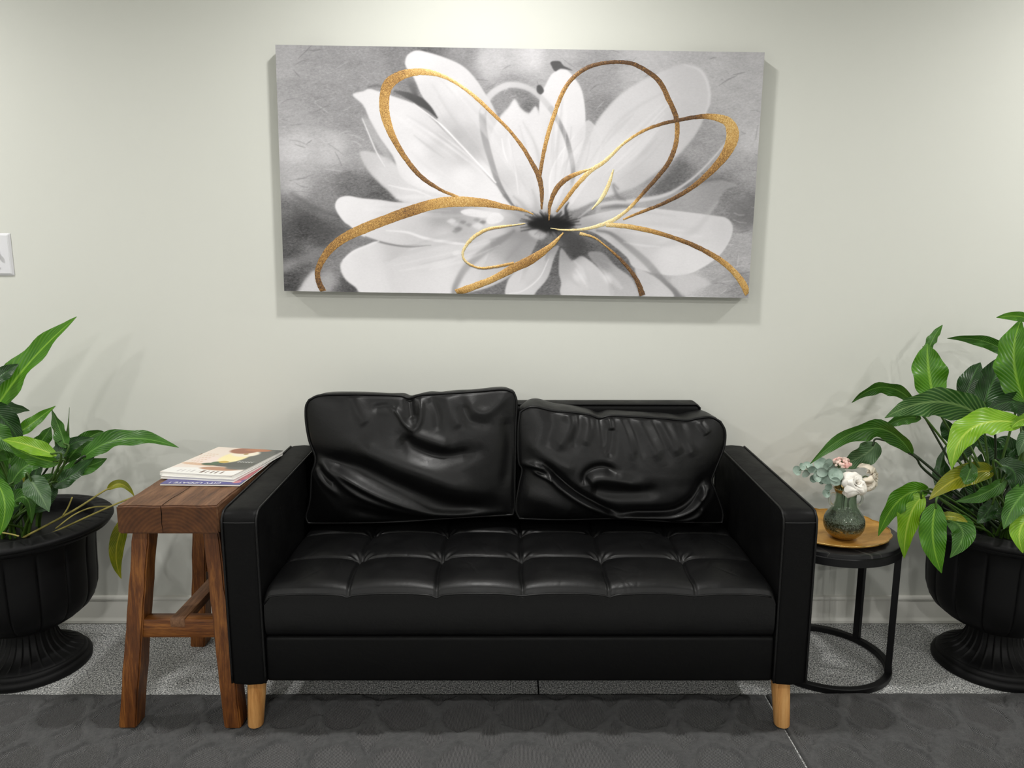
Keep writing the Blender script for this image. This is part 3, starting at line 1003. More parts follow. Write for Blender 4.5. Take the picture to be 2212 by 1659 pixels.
    ribbon([(1217, 503), (1189, 532), (1149, 560), (1110, 579), (1064, 603), (1026, 618), (985, 633)], [3, 11, 19, 18, 14, 15, 16], T(1.2, .9, .6, .7, 1, 1, .9))
    ribbon([(1135, 483), (1089, 489), (1051, 496), (1021, 514), (1003, 537), (1000, 555), (1013, 570), (1038, 579), (1071, 576), (1110, 568)],
           [1.5, 5, 7, 8, 6, 5, 5, 5, 6, 6], T(1.6, 1.4, 1.3, 1.5, 1.7, 1.6, 1.3, 1, 1, .9))


build_painting()


# ------------------------------------------------------------------ light switch
def light_switch():
    x1, z0, z1 = -1.5365, 1.148, 1.278
    x0 = x1 - 0.082
    r = empty('light_switch', ((x0 + x1) / 2, 0, z0))
    tag(r, 'white toggle light switch plate on the wall at the left edge', 'light switch')
    bm = bmesh.new()
    b0 = [(x0, 0), (x1, 0)]
    lo = [(x0, -0.0005, z0), (x1, -0.0005, z0), (x1, -0.0005, z1), (x0, -0.0005, z1)]
    i = 0.007
    hi = [(x0 + i, -0.007, z0 + i), (x1 - i, -0.007, z0 + i), (x1 - i, -0.007, z1 - i), (x0 + i, -0.007, z1 - i)]
    vs = [bm.verts.new(p) for p in lo + hi]
    bm.faces.new(vs[0:4][::-1])
    bm.faces.new(vs[4:8])
    for k in range(4):
        j = (k + 1) % 4
        bm.faces.new((vs[k], vs[j], vs[4 + j], vs[4 + k]))
    bmesh.ops.recalc_face_normals(bm, faces=bm.faces)
    bmesh.ops.bevel(bm, geom=list(bm.edges), offset=0.0012, segments=2, affect='EDGES')
    auto_smooth(bm_obj('plate', bm, M['plate_white'], r), 30)
    cx, cz = (x0 + x1) / 2, (z0 + z1) / 2
    box('toggle_collar', (cx - 0.006, -0.0085, cz - 0.012), (cx + 0.006, -0.0065, cz + 0.012), M['plate_white'], r, 0.0005)

    def tilt(p):
        t = (-p.y - 0.007) / 0.018
        return (cx + (p.x - cx) * (1 - 0.25 * t), p.y, p.z + t * 0.010)
    box('toggle_lever', (cx - 0.0045, -0.025, cz - 0.006), (cx + 0.0045, -0.007, cz + 0.006), M['plate_white'], r, 0.001, 2, tilt)
    for dz in (-0.041, 0.041):
        v = [(cx + 0.0035 * math.cos(a), y, cz + dz + 0.0035 * math.sin(a)) for y in (-0.0066, -0.0082) for a in np.linspace(0, 2 * math.pi, 12, endpoint=False)]
        f = [(k, (k + 1) % 12, 12 + (k + 1) % 12, 12 + k) for k in range(12)] + [tuple(range(12, 24))]
        obj('screw', v, f, M['screw'], r, False)


light_switch()


# ------------------------------------------------------------------ sofa
SX0, SX1 = -0.702, 0.737          # outer sides of the arms
AL1, AR0 = -0.614, 0.652          # inner sides
SYF, SYB = -0.612, -0.022         # front and back
BOT, SEAM, ARM = 0.150, 0.276, 0.603


def rounded_loop(pts, rad, seg=6):
    out = []
    n = len(pts)
    for i in range(n):
        p, a, b = Vector(pts[i]), Vector(pts[i - 1]), Vector(pts[(i + 1) % n])
        r = rad[i]
        d1, d2 = (a - p).normalized(), (b - p).normalized()
        if r <= 0:
            out.append(p)
            continue
        p1, p2 = p + d1 * r, p + d2 * r
        for k in range(seg + 1):
            t = k / seg
            out.append(p1 * (1 - t) ** 2 + p * 2 * t * (1 - t) + p2 * t * t)
    return out


def build_sofa():
    root = empty('sofa', ((SX0 + SX1) / 2, -0.32, 0.0))
    tag(root, 'black leather two-seat sofa with tufted seat and short oak legs', 'sofa')
    L, LF = M['leather'], M['leather_frame']

    # arms: side outline in the y-z plane, with a soft crowned top, and piping along both outlines
    for (x0, x1) in ((SX0, AL1), (AR0, SX1)):
        out2 = [(SYF, BOT), (SYF, ARM - 0.004), (SYB, ARM + 0.012), (SYB, BOT)]
        loop = rounded_loop([(0, a, b) for a, b in out2], [0.006, 0.030, 0.02, 0.006], 8)
        prof = [(x0, -0.006), (x0 + 0.003, -0.001), (x0 + 0.012, 0.0015), ((x0 + x1) / 2, 0.004), (x1 - 0.012, 0.0015), (x1 - 0.003, -0.001), (x1, -0.006)]
        n = len(loop)
        cen = Vector((0, (SYF + SYB) / 2, (BOT + ARM) / 2))
        v, f = [], []
        for (x, g) in prof:
            for i in range(n):
                p = loop[i]
                t = (loop[(i + 1) % n] - loop[i - 1])
                nn = Vector((0, -t.z, t.y)).normalized()
                if nn.dot(p - cen) < 0: nn = -nn
                q = p + nn * g
                v.append((x, q.y, q.z))
        m = len(prof)
        for j in range(m - 1):
            for i in range(n):
                k = (i + 1) % n
                f.append((j * n + i, j * n + k, (j + 1) * n + k, (j + 1) * n + i))
        f.append(tuple(range(n))[::-1])
        f.append(tuple((m - 1) * n + i for i in range(n)))
        a = obj('arm', v, f, LF, root)
        auto_smooth(a, 50)
        for xs in (x0, x1):
            pts = [(xs + (0.0025 if xs == x0 else -0.0025), p.y, p.z) for p in loop if p.z > BOT + 0.003]
            pts2 = []
            for p in pts:
                pts2.append(p)
            tube('piping', resample(pts2, 70), 0.0032, L, a, 6)
        # cross seam where the top panel meets the front panel
        tube('seam', [(x0 + 0.003, SYF + 0.0012, ARM - 0.030), (x0 + 0.012, SYF - 0.0014, ARM - 0.030), ((x0 + x1) / 2, SYF - 0.0039, ARM - 0.0295), (x1 - 0.012, SYF - 0.0014, ARM - 0.030), (x1 - 0.003, SYF + 0.0012, ARM - 0.030)], 0.0012, M['thread'], a, 6)

    # front rail, seat platform and back
    box('front_rail', (AL1 - 0.001, SYF + 0.002, BOT + 0.004), (AR0 + 0.001, SYF + 0.09, SEAM - 0.001), LF, root, 0.010, 4)
    box('platform', (AL1 - 0.001, SYF + 0.09, BOT + 0.02), (AR0 + 0.001, SYB, SEAM - 0.004), LF, root, 0.004)
    bk = box('back_frame', (AL1 + 0.004, -0.112, SEAM), (0.575, SYB, 0.764), LF, root, 0.016, 5)
    tube('piping', [(AL1 + 0.02, -0.108, 0.7635), (0.0, -0.108, 0.764), (0.56, -0.108, 0.7635), (0.571, -0.108, 0.754), (0.574, -0.108, 0.6)], 0.003, L, bk, 6)

    # tufted seat cushion
    cols = [-0.404, -0.187, 0.024, 0.236, 0.450]
    xs = [AL1 + 0.004] + cols + [AR0 - 0.004]
    ys = [SYF + 0.004, -0.440, -0.258, -0.116]
    NX, NY = 430, 170
    X, Y = np.meshgrid(np.linspace(xs[0], xs[-1], NX), np.linspace(ys[0], ys[-1], NY))
    ZT = 0.397
    Z = np.full(X.shape, 0.0)
    bx = np.searchsorted(cols, X)
    by = np.searchsorted(ys[1:3], Y)
    xl, xr = np.array(xs)[bx], np.array(xs)[bx + 1]
    yl, yr = np.array(ys)[by], np.array(ys)[by + 1]
    u, w = (X - xl) / (xr - xl), (Y - yl) / (yr - yl)
    au = 0.25 + 0.75 * (1 - np.abs(2 * u - 1) ** 2.4)
    bw = 0.55 + 0.45 * (1 - np.abs(2 * w - 1) ** 3.0)
    Z += 0.0155 * au * bw
    Z += 0.013 * np.clip(1 - np.abs((X - 0.02) / 0.66) ** 4, 0, 1) * np.sin(np.clip((Y - ys[0]) / (ys[-1] - ys[0]), 0, 1) * math.pi * 0.8 + 0.35)
    for sx in cols:
        wob = sx + 0.002 * np.sin(Y * 40 + sx * 30)
        Z -= 0.0062 * np.exp(-((X - wob) / 0.0036) ** 2)
    for sy in ys[1:3]:
        wob = sy + 0.002 * np.sin(X * 33)
        Z -= 0.0070 * np.exp(-((Y - wob) / 0.0036) ** 2) + 0.0015 * np.exp(-((Y - wob) / 0.012) ** 2)
        for sx in cols:
            d = np.hypot(X - sx, (Y - sy) * 1.1)
            Z -= 0.012 * np.exp(-(d / 0.022) ** 2)
            th = np.arctan2(Y - sy, X - sx)
            Z += 0.0016 * np.cos(th * 9 + sx * 50) * np.exp(-((d - 0.024) / 0.016) ** 2)
    r = np.random.default_rng(3)
    for k in range(60):           # fine creases of worn leather
        cx, cy, a, s = r.uniform(xs[0], xs[-1]), r.uniform(ys[0], -0.3), r.uniform(0.5, 2.6), r.uniform(0.02, 0.05)
        p = (X - cx) * math.cos(a) + (Y - cy) * math.sin(a)
        q = -(X - cx) * math.sin(a) + (Y - cy) * math.cos(a)
        Z -= 0.0006 * np.exp(-(q / 0.003) ** 2 - (p / s) ** 2)
    Z = ZT + Z
    ef = np.clip((Y - ys[0]) / 0.030, 0, 1)
    Z -= 0.016 * (1 - np.sqrt(np.clip(1 - (1 - ef) ** 2, 0, 1)))
    es = np.clip(np.minimum(X - xs[0], xs[-1] - X) / 0.02, 0, 1)
    Z -= 0.018 * (1 - np.sqrt(np.clip(1 - (1 - es) ** 2, 0, 1)))
    top = np.stack([X, Y, Z], -1)
    # front face rows below the front edge (slightly bowed) down to the rail
    rows = [top[k] for k in range(NY)][::-1]
    fz = [0.0, 0.004, 0.010, 0.03, 0.06, 0.085, 0.098, 0.104]
    bow = [0.0, -0.003, -0.002, -0.004, -0.004, -0.002, 0.002, 0.006]
    zf = top[0, :, 2].copy()
    zr = SEAM + 0.002
    gath = 0.0008 * np.sin(X[0] * 140 + 3 * np.sin(X[0] * 17)) * np.exp(-((X[0] - 0.05) / 0.4) ** 2)
    for k in range(1, len(fz)):
        t = fz[k] / fz[-1]
        rows.append(np.stack([X[0], np.full(NX, ys[0] + bow[k]) + gath * math.exp(-((t - 0.15) / 0.15) ** 2), zf * (1 - t) + zr * t], -1))
    co = np.array(rows).reshape(-1, 3)
    sc_ = big_grid('seat_cushion', co, NX, len(rows), L, root, flip=True)
    tube('seam', [(x, ys[0] - 0.0022, z - 0.0035) for x, z in zip(X[0][::5], zf[::5])], 0.0024, L, sc_, 6)
    tube('stitching', [(x, ys[0] + 0.003, z + 0.0022) for x, z in zip(X[0][2:-2:3], zf[2:-2:3])], 0.0009, M['thread'], sc_, 5)
    # legs
    for (x, y, s) in ((-0.655, -0.560, 1), (0.690, -0.560, -1), (-0.655, -0.075, 1), (0.690, -0.075, -1)):
        dx = -0.008 * s
        z0 = 0.0123 if y < -0.4 else 0.0
        prof = [(z0, 0.0185), (z0 + 0.004, 0.0200), (BOT * 0.6, 0.0225), (BOT + 0.012, 0.0250)]
        v, f = [], []
        n = 24
        for (z, rr) in prof:
            t = 1 - (z - z0) / (BOT - z0)
            for k in range(n):
                a = 2 * math.pi * k / n
                v.append((x + dx * t + rr * math.cos(a), y - 0.012 * t * (1 if y < -0.4 else -1) + rr * math.sin(a), z))
        for j in range(len(prof) - 1):
            for k in range(n):
                f.append((j * n + k, j * n + (k + 1) % n, (j + 1) * n + (k + 1) % n, (j + 1) * n + k))
        f.append(tuple(range(n))[::-1])
        f.append(tuple((len(prof) - 1) * n + k for k in range(n)))
        lg = obj('leg', v, f, M['oak'], root)
        auto_smooth(lg, 40)


build_sofa()


# ------------------------------------------------------------------ loose back cushions
def build_cushion(name, label, top, right, bottom, left, folds, yb, yt, ybk, bulge, back_top):
    """outline of the front seam traced on four sides; top left->right, right top->bottom, bottom left->right, left top->bottom"""
    NU, NV = 190, 130
    T = resample(catmull(top, 8), NU)
    Bm = resample(catmull(bottom, 8), NU)
    Lf = resample(catmull(left, 8), NV)
    R = resample(catmull(right, 8), NV)
    s = np.linspace(0, 1, NU)[None, :, None]
    t = np.linspace(0, 1, NV)[:, None, None]
    px = ((1 - t) * T[None] + t * Bm[None] + (1 - s) * Lf[:, None] + s * R[:, None]
          - ((1 - s) * (1 - t) * T[0] + s * (1 - t) * T[-1] + (1 - s) * t * Bm[0] + s * t * Bm[-1]))
    x, y = px[..., 0], px[..., 1]
    S, Tt = np.broadcast_to(s[..., 0], x.shape), np.broadcast_to(t[..., 0], x.shape)
    Yb = yt + (yb - yt) * Tt
    h = bulge * (1 - np.abs(2 * S - 1) ** 3.2) ** 0.8 * (1 - np.abs(2 * Tt - 1) ** 2.6) ** 0.8 * (0.55 + 0.75 * Tt)
    for pts, amp, wid in folds:
        pl = catmull(pts, 8)
        d2 = np.full(x.shape, 1e9)
        tt = np.zeros(x.shape)
        for i in range(len(pl) - 1):
            ax, ay = pl[i]
            ex, ey = pl[i + 1] - pl[i]
            LL = ex * ex + ey * ey + 1e-9
            k = np.clip(((x - ax) * ex + (y - ay) * ey) / LL, 0, 1)
            dd = (x - ax - k * ex) ** 2 + (y - ay - k * ey) ** 2
            tt = np.where(dd < d2, (i + k) / (len(pl) - 1), tt)
            d2 = np.minimum(d2, dd)
        taper = np.clip(np.sin(np.clip(tt, 0, 1) * math.pi) * 1.8 + 0.25, 0, 1)
        h = h + amp * taper * np.exp(-d2 / (wid * wid))
    edge = np.minimum(np.minimum(S, 1 - S) * NU, np.minimum(Tt, 1 - Tt) * NV)
    h = h * np.clip(edge / 3.0, 0, 1)
    co = np.zeros(x.shape + (3,))
    U, V = (x - 1106) / FPX, (y - 829.5) / FPX
    dy = math.cos(PITCH) - V * math.sin(PITCH)
    dz = -math.sin(PITCH) - V * math.cos(PITCH)
    k = (Yb - CAMY) / dy
    co[..., 0] = U * k
    co[..., 1] = Yb - h
    co[..., 2] = CAMZ + dz * k
    co[..., 2] = np.maximum(co[..., 2], 0.402)
    # boundary ring, then gusset and back
    ring = ([(0, i) for i in range(NU)] + [(j, NU - 1) for j in range(1, NV)] + [(NV - 1, i) for i in range(NU - 2, -1, -1)] + [(j, 0) for j in range(NV - 2, 0, -1)])
    bp = np.array([co[j, i] for j, i in ring])
    cen = bp.mean(0)
    verts = co.reshape(-1, 3).tolist()
    faces = [fc[::-1] for fc in grid_faces(NU, NV)]
    faces = grid_faces(NU, NV)
    prev = [j * NU + i for j, i in ring]
    m = len(ring)
    layers = 7
    r2 = np.random.default_rng(NU + int(top[0][0]))
    ph = r2.uniform(0, 6, 4)
    ang = np.linspace(0, 2 * math.pi, m, endpoint=False)
    for q in range(1, layers + 1):
        tq = q / layers
        nb = bp.copy()
        dirv = nb - cen
        dirv[:, 1] = 0
        ln = np.linalg.norm(dirv, axis=1)[:, None]
        dirv = dirv / ln
        out = 0.005 * math.sin(tq * math.pi) - 0.010 * tq
        wr = 0.0016 * np.sin(ang * 17 + 2.5 * np.sin(ang * 5 + ph[2]) + ph[0] + q * 0.5) * math.sin(tq * math.pi)
        nb = nb + dirv * (out + wr[:, None])
        nb[:, 1] = bp[:, 1] + (ybk - bp[:, 1]) * tq
        lift = np.clip((bp[:, 2] - (cen[2] + 0.1)) / 0.08, 0, 1)
        nb[:, 2] += back_top * lift * tq
        nb[:, 2] = np.maximum(nb[:, 2], 0.402)
        base = len(verts)
        verts.extend(nb.tolist())
        cur = [base + i for i in range(m)]
        for i in range(m):
            j = (i + 1) % m
            faces.append((prev[i], prev[j], cur[j], cur[i])[::-1])
        prev = cur
    base = len(verts)
    verts.append([cen[0], ybk, cen[2]])
    for i in range(m):
        faces.append((prev[(i + 1) % m], prev[i], base)[::-1])
    root = empty(name, (float(cen[0]), float(ybk), float(bp[:, 2].min())))
    tag(root, label, 'cushion', 'loose back cushions on the sofa')
    bm = bmesh.new()
    vs = [bm.verts.new(p) for p in verts]
    for fc in faces:
        bm.faces.new([vs[i] for i in fc])
    bmesh.ops.recalc_face_normals(bm, faces=bm.faces)
    bm_obj('cover', bm, M['leather'], root, True)
    lp = bp[::3].copy()
    tube('piping', lp, 0.0036, M['leather'], root, 7, True)


build_cushion('back_cushion', 'plump black leather back cushion at the left end of the sofa, standing taller', 
    [(668, 864), (692, 854), (753, 852), (821, 853), (866, 855), (884, 860), (911, 853), (979, 849), (1035, 845), (1087, 841), (1110, 848)],
    [(1110, 848), (1116, 870), (1114, 922), (1113, 978), (1112, 1046), (1112, 1090), (1108, 1112)],
    [(666, 1130), (730, 1130), (800, 1129), (880, 1126), (950, 1121), (1030, 1116), (1108, 1112)],
    [(668, 864), (661, 878), (661, 910), (668, 951), (681, 985), (680, 1005), (673, 1026), (670, 1080), (661, 1116), (666, 1130)],
    [([(884, 858), (888, 880), (894, 903)], -0.012, 10), ([(845, 874), (862, 888), (880, 911), (897, 920), (909, 908), (912, 882), (909, 858)], 0.008, 6),
     ([(770, 952), (850, 985), (930, 1014), (1030, 1055)], 0.016, 22), ([(690, 990), (780, 1003), (880, 1045), (980, 1082), (1060, 1086)], -0.020, 20),
     ([(688, 990), (740, 1014), (830, 1059), (900, 1087), (970, 1106), (1080, 1104)], 0.015, 9), ([(700, 1000), (730, 1022), (790, 1062), (880, 1095), (950, 1110)], 0.009, 7),
     ([(690, 1010), (715, 1030), (730, 1034)], -0.008, 8), ([(683, 1005), (700, 1030), (740, 1060)], 0.006, 7), ([(760, 1090), (850, 1112), (950, 1122)], -0.012, 12),
     ([(885, 925), (930, 940), (975, 955)], 0.010, 12), ([(870, 935), (900, 962), (960, 978), (1030, 968)], -0.016, 15),
     ([(965, 850), (975, 885), (1000, 915)], 0.005, 14), ([(1010, 858), (1028, 882), (1050, 888), (1072, 875), (1100, 848)], 0.0055, 11), ([(930, 856), (945, 890), (950, 925)], -0.006, 10),
     ([(765, 850), (780, 885), (800, 910)], 0.005, 15), ([(805, 880), (840, 876), (860, 880)], -0.006, 9), ([(1000, 870), (1015, 905), (1060, 915)], -0.006, 11),
     ([(1095, 900), (1100, 960), (1090, 1050)], -0.008, 12)],
    -0.232, -0.196, -0.116, 0.062, 0.0)

build_cushion('back_cushion', 'slumped black leather back cushion at the right end of the sofa, creased and lower',
    [(1124, 890), (1138, 881), (1159, 879), (1194, 887), (1240, 891), (1274, 896), (1295, 903), (1320, 898), (1367, 900), (1436, 904), (1482, 908), (1505, 904), (1535, 901), (1556, 911)],
    [(1556, 911), (1566, 931), (1565, 961), (1556, 988), (1545, 1015), (1537, 1040), (1546, 1062), (1561, 1105), (1560, 1129)],
    [(1122, 1120), (1180, 1122), (1240, 1122), (1330, 1120), (1400, 1124), (1480, 1128), (1560, 1129)],
    [(1124, 890), (1120, 919), (1119, 965), (1121, 1000), (1128, 1014), (1122, 1046), (1116, 1080), (1115, 1104), (1122, 1120)],
    [([(1130, 1000), (1160, 1000), (1182, 1010), (1194, 1027), (1216, 1046), (1262, 1076), (1330, 1112)], 0.018, 7), ([(1150, 1012), (1180, 1024), (1190, 1029)], 0.008, 4),
     ([(1170, 995), (1200, 1020), (1245, 1055), (1300, 1085), (1335, 1100)], -0.022, 10), ([(1328, 1118), (1345, 1110), (1400, 1109), (1450, 1107), (1490, 1088), (1512, 1062), (1516, 1042)], 0.018, 7),
     ([(1340, 1094), (1400, 1096), (1455, 1090), (1495, 1062), (1515, 1030)], -0.018, 11), ([(1440, 1121), (1480, 1119), (1505, 1105), (1512, 1085)], 0.010, 5),
     ([(1500, 1070), (1518, 1060), (1528, 1046)], 0.008, 5),
     ([(1262, 1036), (1260, 1018), (1275, 1004), (1300, 1000), (1326, 1009)], -0.016, 9), ([(1268, 1032), (1285, 1022), (1320, 1022), (1385, 1038)], 0.012, 12), ([(1270, 1045), (1330, 1052), (1420, 1048)], -0.016, 16),
     ([(1312, 896), (1317, 910), (1319, 926)], 0.006, 6), ([(1321, 920), (1318, 948), (1310, 980)], -0.007, 9), ([(1335, 894), (1350, 930), (1362, 985)], 0.0045, 10), ([(1352, 898), (1368, 935), (1380, 985)], -0.004, 9),
     ([(1376, 894), (1394, 935), (1420, 985)], 0.0055, 11), ([(1424, 898), (1442, 935), (1462, 975)], 0.0055, 12), ([(1402, 898), (1420, 935), (1440, 985)], -0.0045, 9), ([(1466, 904), (1476, 940), (1494, 980)], 0.004, 11), ([(1508, 908), (1520, 925), (1526, 935)], 0.006, 8),
     ([(1222, 884), (1232, 908), (1222, 932), (1195, 965)], 0.007, 13), ([(1248, 888), (1247, 925), (1235, 960)], -0.005, 10), ([(1268, 890), (1271, 920), (1258, 955)], 0.006, 11), ([(1184, 882), (1192, 915), (1180, 960)], -0.005, 13), ([(1292, 900), (1296, 930), (1300, 960)], -0.0045, 10),
     ([(1140, 950), (1190, 985), (1240, 1005)], 0.008, 16), ([(1125, 1060), (1180, 1075), (1240, 1105)], 0.010, 22)],
    -0.240, -0.205, -0.116, 0.064, 0.014)


# ------------------------------------------------------------------ wooden stool
def build_stool():
    root = empty('wooden_stool', (-0.835, -0.36, 0.0))
    tag(root, 'tall rustic dark wood stool with splayed legs holding the magazines', 'stool')
    zt, zb = 0.611, 0.540
    x0, x1, y0, y1 = -0.957, -0.712, -0.600, -0.105
    bm = bmesh.new()
    nx, ny = 14, 26
    # plank with slightly uneven, worn edges
    r = np.random.default_rng(4)
    bmesh.ops.create_cube(bm, size=1.0)
    for v in bm.verts:
        v.co = Vector((x0 + (v.co.x + .5) * (x1 - x0), y0 + (v.co.y + .5) * (y1 - y0), zb + (v.co.z + .5) * (zt - zb)))
    bmesh.ops.subdivide_edges(bm, edges=[e for e in bm.edges if abs((e.verts[0].co - e.verts[1].co).y) > 0.3], cuts=24)
    bmesh.ops.subdivide_edges(bm, edges=[e for e in bm.edges if abs((e.verts[0].co - e.verts[1].co).x) > 0.2], cuts=10, use_grid_fill=True)
    sharp = [e for e in bm.edges if len(e.link_faces) == 2 and e.calc_face_angle(0) > 1.0]
    bmesh.ops.bevel(bm, geom=sharp, offset=0.004, segments=3, affect='EDGES')
    for v in bm.verts:
        n = 0.0006 * math.sin(v.co.y * 41 + 1) + 0.0005 * math.sin(v.co.y * 97 + v.co.x * 30)
        if v.co.x > x1 - 0.012: v.co.x += n
        if v.co.x < x0 + 0.012: v.co.x -= n
        if v.co.z > zt - 0.006: v.co.z += 0.0010 * math.sin(v.co.x * 60) + 0.0007 * math.sin(v.co.y * 30)
    bm.normal_update()
    me = bpy.data.meshes.new('seat_plank')
    bm.to_mesh(me)
    bm.free()
    me.materials.append(M['wood_y'])
    me.materials.append(M['wood_end'])
    me.materials.append(M['wood_z'])
    for p in me.polygons:
        if abs(p.normal.y) > 0.7: p.material_index = 1
    s = link('seat_plank', me, None, root)
    auto_smooth(s, 35)
    # drying cracks on the top and the end
    cx = -0.853
    bmc = [(cx + 0.006, y0 + 0.004, zt + 0.0008), (cx + 0.006, y0 + 0.05, zt + 0.0010), (cx + 0.010, y0 + 0.10, zt + 0.0010), (cx + 0.011, y0 + 0.17, zt + 0.0008)]
    tube('crack', catmull(bmc, 5), [0.0005] * 8 + [0.0005] * 7 + [0.0002], M['crack'], s, 5)
    tube('crack', [(cx + 0.004, y0 - 0.0002, zt - 0.001), (cx + 0.005, y0 - 0.0002, zt - 0.02), (cx + 0.0035, y0 - 0.0002, zt - 0.045), (cx + 0.005, y0 - 0.0002, zb + 0.004)], [0.0007, 0.0012, 0.0007, 0.0004], M['crack'], s, 5)

    def leg(top, bot, w=0.0435, d=0.052, z0=0.0123, mat='wood_z'):
        bm = bmesh.new()
        ring = []
        nseg = 14
        rr = np.random.default_rng(int(abs(bot[0]) * 1000 + abs(bot[1]) * 77))
        for k in range(nseg + 1):
            t = k / nseg
            cxp = top[0] + (bot[0] - top[0]) * t
            cyp = top[1] + (bot[1] - top[1]) * t
            z = zb + 0.002 + (z0 - zb - 0.002) * t
            ww = w * (0.94 + 0.08 * t) / 2
            dd = d / 2
            j = [rr.normal() * 0.0007 for _ in range(4)]
            ring.append([bm.verts.new((cxp + sx * (ww + j[0]), cyp + sy * (dd + j[1]), z)) for sx, sy in ((-1, -1), (1, -1), (1, 1), (-1, 1))])
        for a, b in zip(ring[:-1], ring[1:]):
            for i in range(4):
                jn = (i + 1) % 4
                bm.faces.new((a[i], a[jn], b[jn], b[i]))
        bm.faces.new(ring[0][::-1])
        bm.faces.new(ring[-1])
        bmesh.ops.recalc_face_normals(bm, faces=bm.faces)
        sharp = [e for e in bm.edges if len(e.link_faces) == 2 and e.calc_face_angle(0) > 0.9]
        bmesh.ops.bevel(bm, geom=sharp, offset=0.0035, segments=2, affect='EDGES')
        o = bm_obj('leg', bm, M[mat], root)
        auto_smooth(o, 35)
    leg((-0.922, -0.535), (-0.987, -0.565))
    leg((-0.750, -0.535), (-0.716, -0.565), 0.043)
    leg((-0.930, -0.165), (-0.985, -0.140), z0=0.0)
    leg((-0.748, -0.165), (-0.716, -0.140), 0.043, z0=0.0)
    box('cross_rail', (-0.938, -0.570, 0.252), (-0.748, -0.535, 0.302), M['wood_x'], root, 0.003, 2)
    box('cross_rail', (-0.944, -0.170, 0.252), (-0.748, -0.135, 0.302), M['wood_x'], root, 0.003, 2)
    box('long_rail', (-0.864, -0.5715, 0.281), (-0.826, -0.130, 0.3045), M['wood_y'], root, 0.003, 2)


build_stool()


# ------------------------------------------------------------------ magazines
def text_mesh(txt, size, align='CENTER'):
    cu = bpy.data.curves.new('lettering', 'FONT')
    cu.body = txt
    cu.size = size
    cu.align_x = align
    cu.align_y = 'CENTER'
    cu.extrude = 0.0
    o = bpy.data.objects.new('tmp', cu)
    C.objects.link(o)
    dg = bpy.context.evaluated_depsgraph_get()
    me = bpy.data.meshes.new_from_object(o.evaluated_get(dg))
    bpy.data.objects.remove(o)
    return me


def magazine(name, label, c, rz, w, h, t, z, painter, mats, texts=(), curl=0.0, nsheet=1):
    """cover grid painted by painter(u, v) -> rgb 0..255; u along the width, v from the top of the cover"""
    root = empty(name, (c[0], c[1], z), rz)
    tag(root, label, 'magazine', 'magazines on the stool')
    ca, sa = math.cos(rz), math.sin(rz)

    def W(a, b, zz):
        return (c[0] + a * ca - b * sa, c[1] + a * sa + b * ca, z + zz)

    def lift(a, b):
        return curl * (np.clip((np.abs(a) / (w / 2)), 0, 1) ** 3) * 0.4 + curl * np.clip((-b / (h / 2)), 0, 1) ** 3
    NX, NY = 120, 150
    A, B = np.meshgrid(np.linspace(-w / 2, w / 2, NX), np.linspace(-h / 2, h / 2, NY))
    Zc = t + lift(A, B)
    co = np.stack([c[0] + A * ca - B * sa, c[1] + A * sa + B * ca, z + Zc], -1).reshape(-1, 3)
    mm = Mat(name + '_cover_print', (1, 1, 1, 1), 0.28, spec=0.5)
    mm.to(mm.attr('Col').outputs['Color'], 'Base Color')
    o = big_grid('cover', co, NX, NY, mm.m, root)
    # the cover is read from the wall side: v = 0 (top of the cover) lies nearest the camera
    U, V = 0.5 - A / w, (B + h / 2) / h
    set_color(o.data, 'Col', lin(np.clip(painter(U, V), 0, 255).reshape(-1, 3) / 255.0))
    # page block
    v, f = [], []
    loop = []
    n = 12
    for k in range(n): loop.append((-w / 2 + w * k / n, -h / 2))
    for k in range(n): loop.append((w / 2, -h / 2 + h * k / n))
    for k in range(n): loop.append((w / 2 - w * k / n, h / 2))
    for k in range(n): loop.append((-w / 2, h / 2 - h * k / n))
    m = len(loop)
    for lv in range(4):
        for (a, b) in loop:
            g = (0.0, 0.0012, 0.0012, 0.0)[lv] if lv in (1, 2) else 0
            v.append(W(a * (1 - g * 4), b * (1 - g * 4), (t - 0.0003 + float(lift(a, b))) * lv / 3))
    for lv in range(3):
        for k in range(m):
            f.append((lv * m + k, lv * m + (k + 1) % m, (lv + 1) * m + (k + 1) % m, (lv + 1) * m + k))
    f.append(tuple(range(m))[::-1])
    obj('pages', v, f, mats, root, False)
    for (txt, size, a, b, mat, rot) in texts:
        me = text_mesh(txt, size)
        R = Matrix.Rotation(rot, 4, 'Z')
        for vv in me.vertices:
            p = R @ vv.co
            aa, bb = a + p.x, b + p.y
            vv.co = Vector(W(aa, bb, t + float(lift(aa, bb)) + 0.0006))
        me.materials.clear()
        link('lettering', me, mat, o, False)
    return root


M['paper'] = Mat('magazine_paper', rgb(232, 230, 224), 0.6).m
M['ink_white'] = Mat('ink_white', rgb(236, 236, 240), 0.4).m
M['ink_grey'] = Mat('ink_grey', rgb(150, 142, 136), 0.4).m
M['ink_brown'] = Mat('ink_brown', rgb(120, 84, 60), 0.4).m


def blob(u, v, cu, cv, ru, rv, p=2.0):
    return np.clip(2.6 - 2.6 * ((np.abs(u - cu) / ru) ** p + (np.abs(v - cv) / rv) ** p), 0, 1)[..., None]


